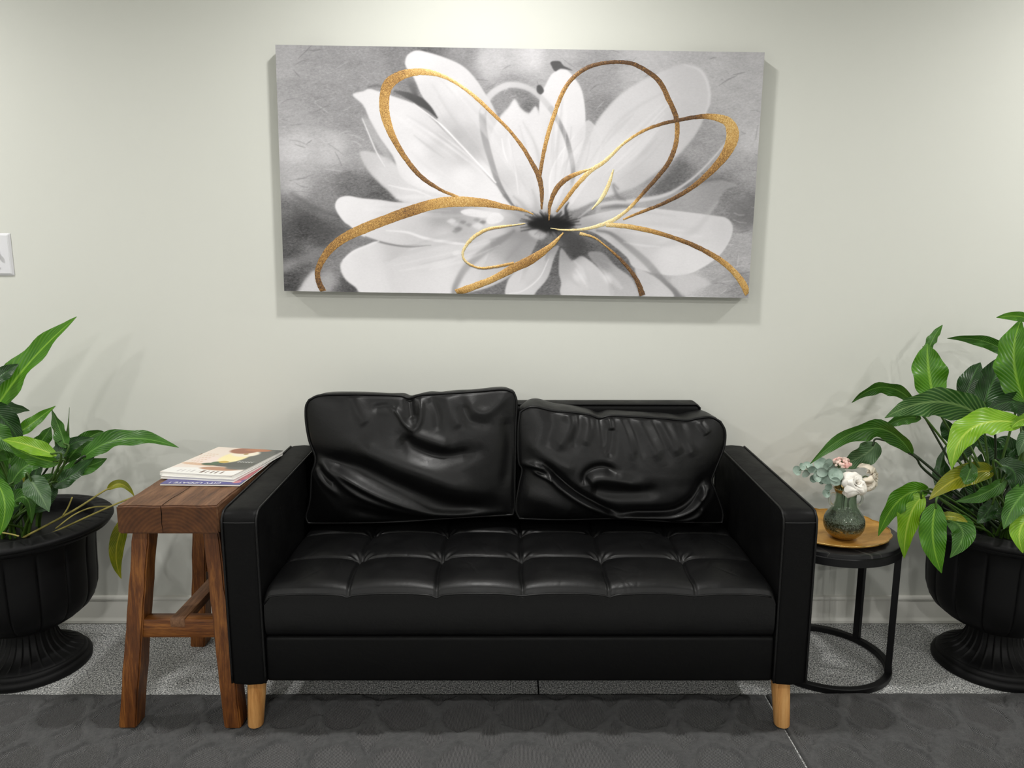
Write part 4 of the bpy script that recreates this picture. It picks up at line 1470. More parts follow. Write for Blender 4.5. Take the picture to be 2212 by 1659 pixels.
def cover_blue(u, v):
    c = np.zeros(u.shape + (3,)) + np.array([196, 190, 200])
    c = np.where((v < 0.17)[..., None], np.array([70, 68, 130]), c)
    c = np.where(((v > 0.17) & (v < 0.185))[..., None], np.array([210, 205, 215]), c)
    for (cu, cv, ru, rv, col) in [(0.25, 0.5, 0.2, 0.2, (140, 90, 90)), (0.6, 0.6, 0.3, 0.25, (90, 110, 150)), (0.06, 0.4, 0.1, 0.3, (170, 90, 100)), (0.08, 0.09, 0.06, 0.05, (190, 120, 130))]:
        a = blob(u, v, cu, cv, ru, rv)
        c = c * (1 - a) + np.array(col) * a
    return c


def cover_white(u, v):
    c = np.zeros(u.shape + (3,)) + np.array([226, 224, 220])
    a = blob(u, v, 0.5, 0.5, 0.3, 0.4)
    return c * (1 - a) + np.array([190, 180, 170]) * a


def cover_top(u, v):
    # u = 0 is the right-hand side seen from the sofa, v = 0 the edge nearest the camera
    c = np.zeros(u.shape + (3,)) + np.array([226, 214, 204])
    g = np.clip((v - 0.1) * 1.4, 0, 1)[..., None]
    c = c * (1 - g * 0.25) + np.array([236, 216, 198]) * g * 0.25
    for (cu, cv, ru, rv, col, p) in [
            (0.5, 0.10, 0.7, 0.14, (232, 230, 226), 2), (0.62, 0.35, 0.42, 0.06, (206, 170, 140), 2), (0.35, 0.22, 0.30, 0.07, (176, 128, 98), 2), (0.75, 0.5, 0.2, 0.14, (232, 214, 206), 2),
            (0.13, 0.62, 0.22, 0.42, (84, 86, 82), 4), (0.28, 0.40, 0.30, 0.11, (70, 72, 66), 3), (0.47, 0.66, 0.20, 0.26, (240, 226, 170), 2), (0.42, 0.80, 0.22, 0.14, (236, 226, 206), 2),
            (0.52, 0.90, 0.22, 0.13, (150, 92, 66), 2), (0.34, 0.95, 0.22, 0.06, (176, 112, 76), 2), (0.40, 0.78, 0.035, 0.03, (160, 130, 60), 2),
            (0.60, 0.36, 0.13, 0.05, (58, 82, 56), 2), (0.54, 0.42, 0.09, 0.05, (64, 92, 60), 2), (0.48, 0.46, 0.08, 0.04, (200, 168, 70), 2), (0.02, 0.93, 0.06, 0.06, (60, 62, 62), 2)]:
        a = blob(u, v, cu, cv, ru, rv, p)
        c = c * (1 - a) + np.array(col) * a
    # blurred masthead strokes along the front edge and small lines of type, too small to read in the photograph
    bars = (np.sin(u * 95) + 0.6 * np.sin(u * 41 + 1)) > 0.35
    m1 = bars & (v > 0.055) & (v < 0.135) & (u > 0.18) & (u < 0.86)
    c = np.where(m1[..., None], np.where((u < 0.5)[..., None], np.array([110, 84, 72]), np.array([196, 192, 190])), c)
    m2 = (np.sin(u * 160) > -0.2) & (((v > 0.47) & (v < 0.485)) | ((v > 0.505) & (v < 0.515))) & (u > 0.06) & (u < 0.30)
    c = np.where(m2[..., None], np.array([225, 225, 222]), c)
    m3 = (np.sin(v * 90) > 0.3) & (np.sin(u * 130) > -0.4) & (v > 0.3) & (v < 0.75) & (u > 0.76) & (u < 0.93)
    return np.where(m3[..., None], np.array([214, 186, 164]), c)


magazine('magazine', 'blue-banded magazine at the bottom of the pile on the stool', (-0.8145, -0.306), math.radians(-2.0), 0.212, 0.275, 0.004, 0.6128, cover_blue, M['paper'],
         [('CITY UPDATE 1', 0.0205, -0.018, -0.1262, M['ink_white'], math.pi)])
magazine('magazine', 'white magazine sandwiched in the middle of the pile on the stool', (-0.818, -0.272), math.radians(-9.5), 0.214, 0.278, 0.0055, 0.6172, cover_white, M['paper'], curl=0.001)
magazine('magazine', 'magazine on top of the pile, pale cover with a brown-haired figure and green leaf', (-0.8215, -0.264), math.radians(-11.0), 0.214, 0.278, 0.0065, 0.6240, cover_top, M['paper'],
         [('BEAUTIFUL', 0.030, 0.035, -0.112, M['ink_white'], math.pi), ('HOMES', 0.026, -0.045, -0.112, M['ink_brown'], math.pi)][:0], curl=0.0016)


# ------------------------------------------------------------------ urns
def build_urn(cx, cy, label):
    root = empty('urn_planter', (cx, cy, 0))
    tag(root, label, 'planter', 'black urn planters')
    U = M['urn']
    c = (cx, cy, 0)
    # pedestal: moulded foot, then a fluted flare up to the neck
    foot = [(0.0, 0.0), (0.154, 0.0), (0.158, 0.004), (0.159, 0.014), (0.156, 0.022), (0.150, 0.026), (0.147, 0.027), (0.146, 0.033), (0.142, 0.038), (0.136, 0.040), (0.120, 0.042)]
    ped = lathe('pedestal', foot, U, root, c, 96, None, False, 50)
    flare = [(0.140, 0.036), (0.136, 0.041), (0.126, 0.045), (0.112, 0.050), (0.098, 0.058), (0.086, 0.069), (0.077, 0.083), (0.071, 0.098), (0.068, 0.114), (0.067, 0.128), (0.068, 0.140)]

    def flute(r, z, a):
        k = np.clip((0.138 - r) / 0.02, 0, 1) * np.clip((0.135 - z) / 0.02, 0, 1)
        g = math.exp(-((((a * 28 / (2 * math.pi)) % 1) - 0.5) / 0.085) ** 2)
        return (r + 0.0024 * k * g, z + 0.0022 * k * g)
    lathe('fluted_stem', flare, U, ped, c, 336, flute, False, 60)
    # bowl with broad vertical lobes
    bowl = [(0.066, 0.128), (0.074, 0.132), (0.086, 0.134), (0.100, 0.139), (0.122, 0.148), (0.146, 0.163), (0.168, 0.182), (0.183, 0.205), (0.191, 0.232), (0.194, 0.270), (0.195, 0.32),
            (0.197, 0.37), (0.200, 0.40), (0.206, 0.418)]

    def lobe(r, z, a):
        k = np.clip((z - 0.132) / 0.03, 0, 1) * np.clip((0.412 - z) / 0.02, 0, 1)
        s = abs(math.sin(a * 8))
        return (r - 0.0065 * k * (1 - s ** 0.22), z)
    lathe('bowl', bowl, U, root, c, 320, lobe, False, 60)
    # rim: lower bead, rolled edge, gently sloping top with radial grooves, inner wall
    rim = [(0.205, 0.410), (0.212, 0.412), (0.226, 0.418), (0.238, 0.424), (0.243, 0.430), (0.243, 0.434), (0.247, 0.436), (0.250, 0.441), (0.2495, 0.447), (0.245, 0.4515), (0.236, 0.4545), (0.225, 0.457), (0.212, 0.4585), (0.203, 0.458), (0.1985, 0.454),
           (0.197, 0.44), (0.193, 0.40), (0.188, 0.36), (0.18, 0.35)]

    def groove(r, z, a):
        k = 1.0 if (0.208 < r < 0.240 and z > 0.45) else 0.0
        g = math.exp(-((((a * 40 / (2 * math.pi)) % 1) - 0.5) / 0.09) ** 2)
        return (r, z - 0.0024 * k * g)
    rm = lathe('rim', rim, U, root, c, 480, groove, False, 60)
    soil_r = 0.189
    v = [(cx, cy, 0.392)]
    f = []
    rr = np.random.default_rng(int(abs(cx) * 100))
    nr, na = 9, 40
    for i in range(1, nr + 1):
        for k in range(na):
            a = 2 * math.pi * k / na
            r = soil_r * i / nr
            v.append((cx + r * math.cos(a), cy + r * math.sin(a), 0.392 + rr.normal() * 0.004 - 0.004 * (i / nr)))
    for k in range(na): f.append((0, 1 + k, 1 + (k + 1) % na))
    for i in range(nr - 1):
        for k in range(na):
            f.append((1 + i * na + k, 1 + (i + 1) * na + k, 1 + (i + 1) * na + (k + 1) % na, 1 + i * na + (k + 1) % na))
    obj('soil', v, f, M['soil'], root)
    return root


URN_L, URN_R = (-1.437, -0.264), (1.437, -0.262)
build_urn(*URN_L, 'black fluted pedestal urn at the left, beside the wooden stool')
build_urn(*URN_R, 'black fluted pedestal urn at the right, beside the round side table')


# ------------------------------------------------------------------ peace lilies
def leaf_mesh(B, Mi, T, wid, roll, mat, fold=0.25, wave=0.12, seed=0, droop=0.0):
    """blade along a curve through base, middle and tip; roll turns it about its midrib"""
    r = np.random.default_rng(seed + 100)
    B, Mi, T = Vector(B), Vector(Mi), Vector(T)
    ctrl = Mi * 2 - (B + T) * 0.5
    NL, NW = 22, 9
    verts, uvs = [], []
    cams = Vector((0, CAMY, CAMZ))
    view = (Mi - cams).normalized()
    ph = r.uniform(0, 6.28, 3)
    k1 = r.uniform(2.2, 3.4)
    prevW = None
    for i in range(NL):
        t = i / (NL - 1)
        p = B * (1 - t) ** 2 + ctrl * 2 * t * (1 - t) + T * t * t
        tn = ((ctrl - B) * (1 - t) + (T - ctrl) * t).normalized()
        w0 = tn.cross(view)
        if w0.length < 1e-4: w0 = Vector((1, 0, 0))
        w0.normalize()
        if prevW is not None and w0.dot(prevW) < 0: w0 = -w0
        prevW = w0
        n0 = w0.cross(tn).normalized()
        a = roll + 0.25 * math.sin(t * 3 + ph[0])
        w = w0 * math.cos(a) + n0 * math.sin(a)
        nn = w.cross(tn).normalized()
        prof = (max(t, 0) ** 0.62) * (max(1 - t, 0) ** 0.95)
        prof = prof / 0.5145
        if t > 0.86: prof = max(prof, 0.0) * 0.92
        hw = wid / 2 * prof + 0.0008
        for k in range(NW):
            u = -1 + 2 * k / (NW - 1)
            wv = wave * wid * (abs(u) ** 2) * math.sin(k1 * 2 * math.pi * t + ph[1] + (1.3 if u > 0 else 0)) * math.sin(math.pi * min(1, t * 1.05))
            q = p + w * (hw * u) - nn * (fold * hw * (abs(u) ** 1.3)) + nn * wv
            verts.append(q)
            uvs.append(((u + 1) / 2, t))
    faces = grid_faces(NW, NL)
    me = bpy.data.meshes.new('leaf')
    me.from_pydata([tuple(v) for v in verts], [], faces)
    ul = me.uv_layers.new(name='UVMap')
    for lp in me.loops:
        ul.data[lp.index].uv = uvs[lp.vertex_index]
    me.update()
    return me


def add_leaf(plant, crown, b, m, t, w, Yb, Yt, mat, roll=0.3, fold=0.25, wave=0.08, seed=0, stem=True, pmat='petiole', srad=0.0032, via=None):
    """b, m, t: traced points of the midrib; Yb..Yt the depth along the blade; w the traced width"""
    Ym = (Yb + Yt) / 2
    B, Mi, T = P(*b, Yb), P(*m, Ym), P(*t, Yt)
    for q in (B, Mi, T):
        q.y = min(q.y, -0.025)
    wid = 1.1 * w * depth_of(Mi) / FPX / max(0.45, abs(math.cos(roll)))
    me = leaf_mesh(B, Mi, T, wid, roll, mat, fold, wave, seed)
    for v in me.vertices:
        if v.co.y > -0.012: v.co.y = -0.012
    o = link('leaf', me, M[mat], plant)
    if stem:
        r = np.random.default_rng(seed + 5)
        a = r.uniform(0, 6.28)
        c0 = Vector((crown[0] + 0.05 * math.cos(a), crown[1] + 0.05 * math.sin(a), crown[2]))
        d = (Mi - B).normalized()
        mid = (c0 + B) / 2 + Vector((0, 0, 0.05)) if via is None else P(*via)
        pts = catmull([c0, c0 * 0.45 + mid * 0.55 if via is None else mid, B - d * 0.012, B + d * 0.015], 6)
        n = len(pts)
        tube('petiole', pts, [srad * (1.35 - 0.6 * i / n) for i in range(n)], M[pmat], o, 6)
    return o


def build_left_plant():
    cr = (URN_L[0], URN_L[1], 0.385)
    root = empty('peace_lily', (URN_L[0], URN_L[1], 0.388))
    tag(root, 'sparse peace lily in the left urn with one long leaf pointing up', 'plant', 'peace lilies')
    A = lambda *a, **k: add_leaf(root, cr, *a, **k)
    A((-22, 905), (58, 790), (166, 684), 70, -0.30, -0.22, 'leaf_bright', roll=0.55, fold=0.35, wave=0.07, seed=1)
    A((-40, 850), (-2, 815), (40, 786), 46, -0.34, -0.26, 'leaf_dark', roll=0.3, seed=2)
    A((-40, 885), (12, 880), (64, 887), 44, -0.16, -0.10, 'leaf_gray', roll=-0.3, seed=3)
    A((38, 938), (72, 912), (120, 877), 34, -0.22, -0.16, 'leaf_bright', roll=0.2, seed=4)
    A((-40, 880), (8, 905), (48, 965), 66, -0.38, -0.34, 'leaf_dark', roll=0.2, seed=5)
    A((-36, 920), (0, 945), (40, 985), 60, -0.40, -0.38, 'leaf_mid', roll=0.3, seed=25)
    A((122, 985), (62, 962), (6, 950), 40, -0.42, -0.46, 'leaf_lime', roll=-0.5, seed=6)
    A((128, 1000), (70, 985), (20, 960), 44, -0.38, -0.42, 'leaf_bright', roll=0.4, seed=26)
    A((62, 990), (88, 955), (110, 922), 46, -0.25, -0.2, 'leaf_mid', roll=-0.4, seed=7)
    A((142, 968), (130, 930), (112, 886), 36, -0.28, -0.25, 'leaf_mid', roll=0.5, seed=8)
    A((176, 992), (268, 948), (386, 967), 54, -0.30, -0.26, 'leaf_mid', roll=0.35, fold=0.3, wave=0.10, seed=10, pmat='petiole_dark')
    A((142, 1000), (184, 952), (224, 932), 46, -0.25, -0.18, 'leaf_mid', roll=-0.3, seed=11)
    A((130, 1020), (182, 1010), (231, 990), 50, -0.32, -0.28, 'leaf_mid', roll=0.1, seed=12)
    A((112, 1000), (145, 965), (200, 946), 44, -0.30, -0.24, 'leaf_dark', roll=0.1, seed=13, pmat='petiole_dark')
    A((112, 1045), (150, 1030), (205, 985), 44, -0.36, -0.30, 'leaf_dark', roll=0.3, seed=14)
    A((62, 1032), (82, 1060), (106, 1106), 62, -0.42, -0.46, 'leaf_gray', roll=0.2, fold=0.15, seed=15)
    A((22, 1050), (60, 1005), (112, 1000), 50, -0.40, -0.36, 'leaf_mid', roll=0.2, seed=16)
    A((-20, 1030), (10, 1085), (-4, 1160), 48, -0.45, -0.50, 'leaf_bright', roll=-0.2, seed=17)
    A((20, 1095), (55, 1075), (68, 1130), 46, -0.40, -0.42, 'leaf_mid', roll=0.3, seed=18)
    A((40, 1075), (45, 1040), (70, 1010), 36, -0.15, -0.12, 'leaf_yellow', roll=0.2, seed=19)
    A((90, 1060), (75, 1030), (100, 985), 40, -0.2, -0.15, 'leaf_dark', roll=0.2, seed=20)
    A((0, 1010), (-20, 960), (-30, 900), 60, -0.2, -0.15, 'leaf_mid', roll=0.2, seed=21)
    A((232, 1058), (262, 1046), (290, 1072), 22, -0.27, -0.25, 'leaf_yellow', roll=0.25, fold=0.3, wave=0.04, seed=22, pmat='petiole_dry', srad=0.0026, via=(150, 1108, -0.30))
    A((284, 1105), (252, 1180), (262, 1250), 40, -0.22, -0.20, 'leaf_yellow', roll=0.1, fold=0.2, wave=0.05, seed=23, pmat='petiole_dry', srad=0.0022, via=(285, 1075, -0.26))
    for k, (b, m_, t_, w, mt) in enumerate([((30, 1060), (20, 1000), (50, 930), 50, 'leaf_mid'), ((-10, 1080), (-25, 1020), (10, 960), 54, 'leaf_dark'), ((70, 1080), (95, 1040), (150, 1035), 40, 'leaf_mid'),
                                           ((10, 1120), (30, 1060), (20, 990), 44, 'leaf_dark'), ((60, 1100), (100, 1075), (118, 1020), 40, 'leaf_dark'), ((-20, 1000), (20, 965), (80, 985), 52, 'leaf_mid')]):
        A(b, m_, t_, w, -0.30 - 0.02 * k, -0.28, mt, roll=0.3 - 0.2 * k, seed=90 + k)
    # withered stalks and closed buds
    for pts in ([(120, 1142, -.33), (160, 1112, -.30), (200, 1096, -.26), (240, 1094, -.22)], [(135, 1115, -.34), (146, 1098, -.34), (156, 1074, -.34)], [(0, 1150, -.42), (25, 1154, -.44), (40, 1158, -.46)]):
        tube('dry_stalk', catmull([P(*q) for q in pts], 6), 0.0022, M['petiole_dry'], root, 6)
    for pts in ([(115, 1060, -.3), (142, 990, -.27), (146, 940, -.26), (150, 880, -.25)], [(95, 1070, -.3), (118, 1000, -.27), (120, 930, -.26), (113, 885, -.25)]):
        q = catmull([P(*k) for k in pts], 6)
        n = len(q)
        tube('bud_stalk', q, [0.003 + 0.0035 * math.exp(-((i / n - 0.62) / 0.12) ** 2) - 0.0025 * (i / n) for i in range(n)], M['leaf_mid'] if False else M['petiole'], root, 7)


def build_right_plant():
    cr = (URN_R[0], URN_R[1], 0.385)
    root = empty('peace_lily', (URN_R[0], URN_R[1], 0.388))
    tag(root, 'dense leafy peace lily in the right urn, leaves arching over the side table', 'plant', 'peace lilies')
    A = lambda *a, **k: add_leaf(root, cr, *a, **k)
    D = 'petiole_dark'
    # back layer
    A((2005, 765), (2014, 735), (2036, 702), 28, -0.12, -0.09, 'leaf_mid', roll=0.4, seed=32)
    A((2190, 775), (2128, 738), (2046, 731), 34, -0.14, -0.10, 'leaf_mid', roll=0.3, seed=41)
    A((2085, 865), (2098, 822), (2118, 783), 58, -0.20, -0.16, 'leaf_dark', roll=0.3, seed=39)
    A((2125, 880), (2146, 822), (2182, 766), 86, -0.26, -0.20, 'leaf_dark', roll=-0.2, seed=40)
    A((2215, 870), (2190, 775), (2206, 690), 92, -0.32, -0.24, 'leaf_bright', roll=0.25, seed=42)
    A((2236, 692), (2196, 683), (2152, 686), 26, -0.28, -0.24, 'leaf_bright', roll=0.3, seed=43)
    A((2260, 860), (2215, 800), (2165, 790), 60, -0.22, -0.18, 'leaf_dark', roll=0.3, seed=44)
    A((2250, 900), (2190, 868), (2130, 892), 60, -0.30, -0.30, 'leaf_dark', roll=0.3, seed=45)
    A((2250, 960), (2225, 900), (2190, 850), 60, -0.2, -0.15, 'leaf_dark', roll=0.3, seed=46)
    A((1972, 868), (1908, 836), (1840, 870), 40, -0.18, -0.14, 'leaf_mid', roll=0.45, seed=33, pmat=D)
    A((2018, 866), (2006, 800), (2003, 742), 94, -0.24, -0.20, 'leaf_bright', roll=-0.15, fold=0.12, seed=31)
    A((1990, 905), (1948, 905), (1906, 928), 30, -0.30, -0.28, 'leaf_mid', roll=0.5, seed=35)
    # dense shaded interior
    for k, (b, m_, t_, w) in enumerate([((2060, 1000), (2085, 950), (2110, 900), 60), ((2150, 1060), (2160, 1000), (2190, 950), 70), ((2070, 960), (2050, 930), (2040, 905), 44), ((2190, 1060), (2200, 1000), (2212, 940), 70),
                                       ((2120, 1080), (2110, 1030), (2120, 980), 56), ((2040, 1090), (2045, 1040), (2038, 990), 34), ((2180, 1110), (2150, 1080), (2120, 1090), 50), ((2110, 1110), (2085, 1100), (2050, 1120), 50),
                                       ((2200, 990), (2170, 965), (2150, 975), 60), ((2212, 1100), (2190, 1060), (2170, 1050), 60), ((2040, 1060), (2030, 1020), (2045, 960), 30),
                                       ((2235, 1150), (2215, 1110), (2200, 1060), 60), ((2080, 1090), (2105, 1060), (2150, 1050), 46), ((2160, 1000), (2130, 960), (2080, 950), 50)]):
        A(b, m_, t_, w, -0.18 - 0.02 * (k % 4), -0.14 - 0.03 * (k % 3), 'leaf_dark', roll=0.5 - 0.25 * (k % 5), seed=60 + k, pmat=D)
    # arching over the table
    A((1972, 985), (1880, 925), (1750, 1002), 58, -0.33, -0.31, 'leaf_mid', roll=0.45, fold=0.3, wave=0.12, seed=36, pmat=D, via=(2015, 1030, -0.31))
    A((1893, 955), (1862, 985), (1800, 1008), 62, -0.20, -0.20, 'leaf_gray', roll=0.2, seed=37, pmat=D, via=(1985, 990, -0.25))
    # front layer
    A((2138, 912), (2030, 868), (1911, 903), 92, -0.36, -0.40, 'leaf_stripe', roll=0.2, fold=0.12, seed=34, pmat=D, via=(2150, 1000, -0.34))
    A((2212, 915), (2100, 925), (2056, 1014), 84, -0.44, -0.50, 'leaf_lime', roll=-0.25, fold=0.15, seed=38)
    A((2260, 915), (2215, 905), (2185, 925), 40, -0.44, -0.46, 'leaf_lime', roll=0.2, seed=47)
    A((2255, 985), (2222, 950), (2200, 985), 60, -0.45, -0.47, 'leaf_gray', roll=0.2, seed=48)
    A((2150, 1018), (2075, 1030), (2007, 1080), 60, -0.44, -0.46, 'leaf_yellow', roll=-0.2, seed=49)
    A((2172, 1035), (2125, 1066), (2064, 1083), 40, -0.46, -0.46, 'leaf_mid', roll=0.3, seed=50)
    A((2100, 1000), (2090, 1030), (2082, 1045), 40, -0.46, -0.48, 'leaf_mid', roll=0.3, seed=51)
    A((2155, 1005), (2190, 1020), (2190, 1062), 62, -0.47, -0.48, 'leaf_dark', roll=0.2, seed=52)
    A((2008, 1062), (1945, 1078), (1897, 1158), 62, -0.40, -0.38, 'leaf_bright', roll=0.2, fold=0.2, seed=53)
    A((1996, 1070), (1964, 1120), (1953, 1206), 62, -0.41, -0.41, 'leaf_lime', roll=-0.2, fold=0.2, seed=54)
    A((2023, 1086), (2015, 1160), (2034, 1238), 70, -0.49, -0.52, 'leaf_bright', roll=0.1, fold=0.1, seed=55, via=(2040, 1085, -0.44))
    A((2040, 1120), (2080, 1150), (2052, 1205), 66, -0.47, -0.50, 'leaf_mid', roll=-0.1, seed=56)
    A((2028, 1118), (2060, 1116), (2090, 1128), 24, -0.48, -0.50, 'leaf_yellow', roll=0.2, seed=57)
    A((2235, 1050), (2195, 1085), (2168, 1143), 66, -0.48, -0.52, 'leaf_mid', roll=0.1, seed=58)
    A((2245, 1110), (2205, 1140), (2210, 1195), 60, -0.5, -0.54, 'leaf_lime', roll=0.1, seed=59)
    A((2150, 1080), (2130, 1110), (2110, 1130), 40, -0.45, -0.46, 'leaf_dark', roll=0.1, seed=80)
    A((2180, 1130), (2160, 1110), (2130, 1120), 36, -0.46, -0.47, 'leaf_dark', roll=0.1, seed=81)


build_left_plant()
build_right_plant()


# ------------------------------------------------------------------ round side table
TBX, TBY, TBZ = 0.938, -0.236, 0.412


def mk_table_top():
    m = Mat('black_marble_look', (0.010, 0.010, 0.011, 1), 0.30, spec=0.45)
    v = m.coord()
    n = m.noise(v, 4, 2, 0.4, 0.6)
    line = m.ramp(n, [(0.497, 0.0), (0.5, 0.35), (0.503, 0.0)])
    m.to(m.mix(line, (0.010, 0.010, 0.011, 1), rgb(120, 118, 112)), 'Base Color')
    return m.m


def build_side_table():
    root = empty('side_table', (TBX, TBY, 0))
    tag(root, 'small round black metal side table between the sofa and the right urn', 'side table')
    c = (TBX, TBY, 0)
    R = 0.192
    lathe('table_top', [(0, TBZ - 0.014), (R - 0.006, TBZ - 0.014), (R - 0.003, TBZ - 0.012), (R - 0.003, TBZ - 0.002), (R - 0.006, TBZ), (0, TBZ)], mk_table_top(), root, c, 96, None, False, 40)
    lathe('top_ring', [(R - 0.002, TBZ - 0.012), (R + 0.001, TBZ - 0.014), (R + 0.001, TBZ - 0.034), (R - 0.001, TBZ - 0.036), (R - 0.018, TBZ - 0.036), (R - 0.020, TBZ - 0.030), (R - 0.02, TBZ - 0.0145)], M['metal'], root, c, 96, None, True, 40)
    lathe('floor_ring', [(R, 0.002), (R + 0.001, 0.004), (R + 0.001, 0.017), (R - 0.001, 0.019), (R - 0.017, 0.019), (R - 0.019, 0.017), (R - 0.019, 0.004), (R - 0.017, 0.002)], M['metal'], root, c, 96, None, True, 40)
    for deg in (-32, 33, 148, 212):
        a = math.radians(deg)
        rr = R - 0.010
        x, y = TBX + rr * math.cos(a), TBY + rr * math.sin(a)
        bm = bmesh.new()
        bmesh.ops.create_cube(bm, size=1.0)
        z0, z1 = 0.018, TBZ - 0.035
        for v in bm.verts:
            px_, py_ = v.co.x * 0.017, v.co.y * 0.019
            v.co = Vector((x + px_ * math.cos(a) - py_ * math.sin(a), y + px_ * math.sin(a) + py_ * math.cos(a), z0 + (v.co.z + 0.5) * (z1 - z0)))
        bmesh.ops.bevel(bm, geom=list(bm.edges), offset=0.0015, segments=2, affect='EDGES')
        auto_smooth(bm_obj('leg', bm, M['metal'], root), 35)
    for deg in (-70, 20, 110, 200):
        a = math.radians(deg)
        lathe('foot_pad', [(0.0, 0.0), (0.007, 0.0), (0.007, 0.003), (0, 0.003)], M['metal'], root, (TBX + (R - 0.009) * math.cos(a), TBY + (R - 0.009) * math.sin(a), 0), 12)


build_side_table()


def build_tray():
    c = (0.936, -0.244, TBZ)
    root = empty('serving_tray', c)
    tag(root, 'round gold tray with scalloped rim on the side table', 'tray')
    prof = [(0, 0.0012), (0.095, 0.0012), (0.108, 0.002), (0.118, 0.006), (0.130, 0.009), (0.150, 0.0115), (0.155, 0.0130), (0.1575, 0.0145), (0.159, 0.0140), (0.1585, 0.0120), (0.156, 0.0100), (0.130, 0.0065), (0.116, 0.0025), (0.105, 0.0), (0, 0.0)]

    def scallop(r, z, a):
        k = np.clip((r - 0.135) / 0.025, 0, 1)
        s = abs(math.sin(a * 9))
        return (r + 0.004 * k * (s - 0.5), z + 0.0015 * k * (s - 0.3))
    lathe('dish', prof, M['tray'], root, c, 216, scallop, False, 50)
    # beaded rim line
    pts = []
    for k in range(216):
        a = 2 * math.pi * k / 216
        s = abs(math.sin(a * 9))
        r, z = 0.1575 + 0.004 * (s - 0.5), 0.0148 + 0.0015 * (s - 0.3)
        pts.append((c[0] + r * math.cos(a), c[1] + r * math.sin(a), c[2] + z))
    tube('rim_edge', pts, 0.0012, mk_gold('gold_rim', rgb(200, 168, 100), rgb(228, 196, 128), rgb(240, 220, 160), 0.25, 0.85, 60), root, 6, True)


build_tray()

# ------------------------------------------------------------------ vase and flowers
VX, VY, VZ = 0.946, -0.300, TBZ + 0.0013


def mk_glass():
    m = Mat('green_gold_glass', rgb(70, 104, 88), 0.06, spec=0.6)
    m.set('Transmission Weight', 0.72)
    m.set('IOR', 1.35)
    v = m.coord('Object')
    tc = m.n('ShaderNodeTexCoord')
    sp = m.n('ShaderNodeSeparateXYZ')
    m.l(tc.outputs['Object'], sp.inputs[0])
    z = sp.outputs[2]
    n = m.noise(v, 160, 5, 0.75)
    bottom = m.n('ShaderNodeMapRange')
    for k, val in zip(('From Min', 'From Max', 'To Min', 'To Max'), (VZ + 0.006, VZ + 0.062, 0.62, -0.10)): bottom.inputs[k].default_value = val
    m.l(z, bottom.inputs['Value'])
    neck = m.n('ShaderNodeMapRange')
    for k, val in zip(('From Min', 'From Max', 'To Min', 'To Max'), (VZ + 0.125, VZ + 0.142, -0.3, 0.6)): neck.inputs[k].default_value = val
    m.l(z, neck.inputs['Value'])
    cover = m.math('MAXIMUM', bottom.outputs[0], neck.outputs[0])
    mask = m.ramp(m.math('ADD', n, cover), [(0.74, 0.0), (0.92, 1.0)])
    n2 = m.noise(v, 230, 4, 0.8)
    midb = m.n('ShaderNodeMapRange')
    for k, val in zip(('From Min', 'From Max', 'To Min', 'To Max'), (VZ + 0.100, VZ + 0.050, -0.18, 0.13)): midb.inputs[k].default_value = val
    m.l(z, midb.inputs['Value'])
    flake = m.ramp(m.math('ADD', n2, midb.outputs[0]), [(0.50, 0.0), (0.60, 1.0)])
    c0 = m.mix(flake, rgb(186, 204, 182), rgb(44, 46, 30))
    m.to(m.mix(mask, c0, rgb(150, 128, 74)), 'Base Color')
    m.to(m.math('MULTIPLY', mask, 0.7), 'Metallic')
    solid = m.math('MAXIMUM', mask, flake)
    m.to(m.math('MULTIPLY', m.math('SUBTRACT', 1.0, solid), 0.9), 'Transmission Weight')
    m.to(m.ramp(mask, [(0, 0.04), (1, 0.25)]), 'Roughness')
    return m.m


def build_vase():
    root = empty('flower_vase', (VX, VY, VZ))
    tag(root, 'small green and gold glass vase with two handles on the gold tray', 'vase')
    outp = [(0.0, 0.0), (0.020, 0.0), (0.027, 0.002), (0.038, 0.009), (0.047, 0.019), (0.0535, 0.032), (0.056, 0.046), (0.054, 0.060), (0.048, 0.073), (0.039, 0.085), (0.032, 0.096), (0.0285, 0.108), (0.0275, 0.120), (0.0285, 0.133), (0.0325, 0.142), (0.0345, 0.146)]
    inn = [(r - 0.0028, z + 0.001) for r, z in outp[::-1] if r > 0.02 and z > 0.004] + [(0.0, 0.005)]
    lathe('glass_body', outp + inn, mk_glass(), root, (VX, VY, VZ), 64, None, False, 60)
    cg = Mat('clear_glass', rgb(214, 218, 210), 0.05)
    cg.set('Transmission Weight', 0.75)
    cg.set('IOR', 1.3)
    for s in (-1, 1):
        pts = catmull([(VX + s * 0.0290, VY, VZ + 0.130), (VX + s * 0.040, VY, VZ + 0.131), (VX + s * 0.0465, VY, VZ + 0.119), (VX + s * 0.0435, VY, VZ + 0.104), (VX + s * 0.0340, VY, VZ + 0.095)], 6)
        tube('handle', pts, 0.0038, cg.m, root, 8)


build_vase()
NECK = Vector((VX, VY, VZ + 0.146))


def mk_petal(name, a, b):
    m = Mat(name, a, 0.6, spec=0.2)
    v = m.coord()
    m.to(m.ramp(m.noise(v, 40, 3, 0.5), [(0.3, a), (0.7, b)]), 'Base Color')
    m.set('Subsurface Weight', 0.0)
    return m.m


M['rose_white'] = mk_petal('rose_white', rgb(236, 230, 220), rgb(246, 243, 236))
M['rose_cream'] = mk_petal('rose_cream', rgb(226, 212, 190), rgb(238, 230, 216))
M['bud_pink'] = mk_petal('bud_pink', rgb(214, 150, 144), rgb(246, 230, 216))
M['eucalyptus'] = mk_petal('eucalyptus_leaf', rgb(118, 140, 126), rgb(176, 194, 182))
M['stem'] = Mat('stem_green', rgb(74, 92, 44), 0.5).m


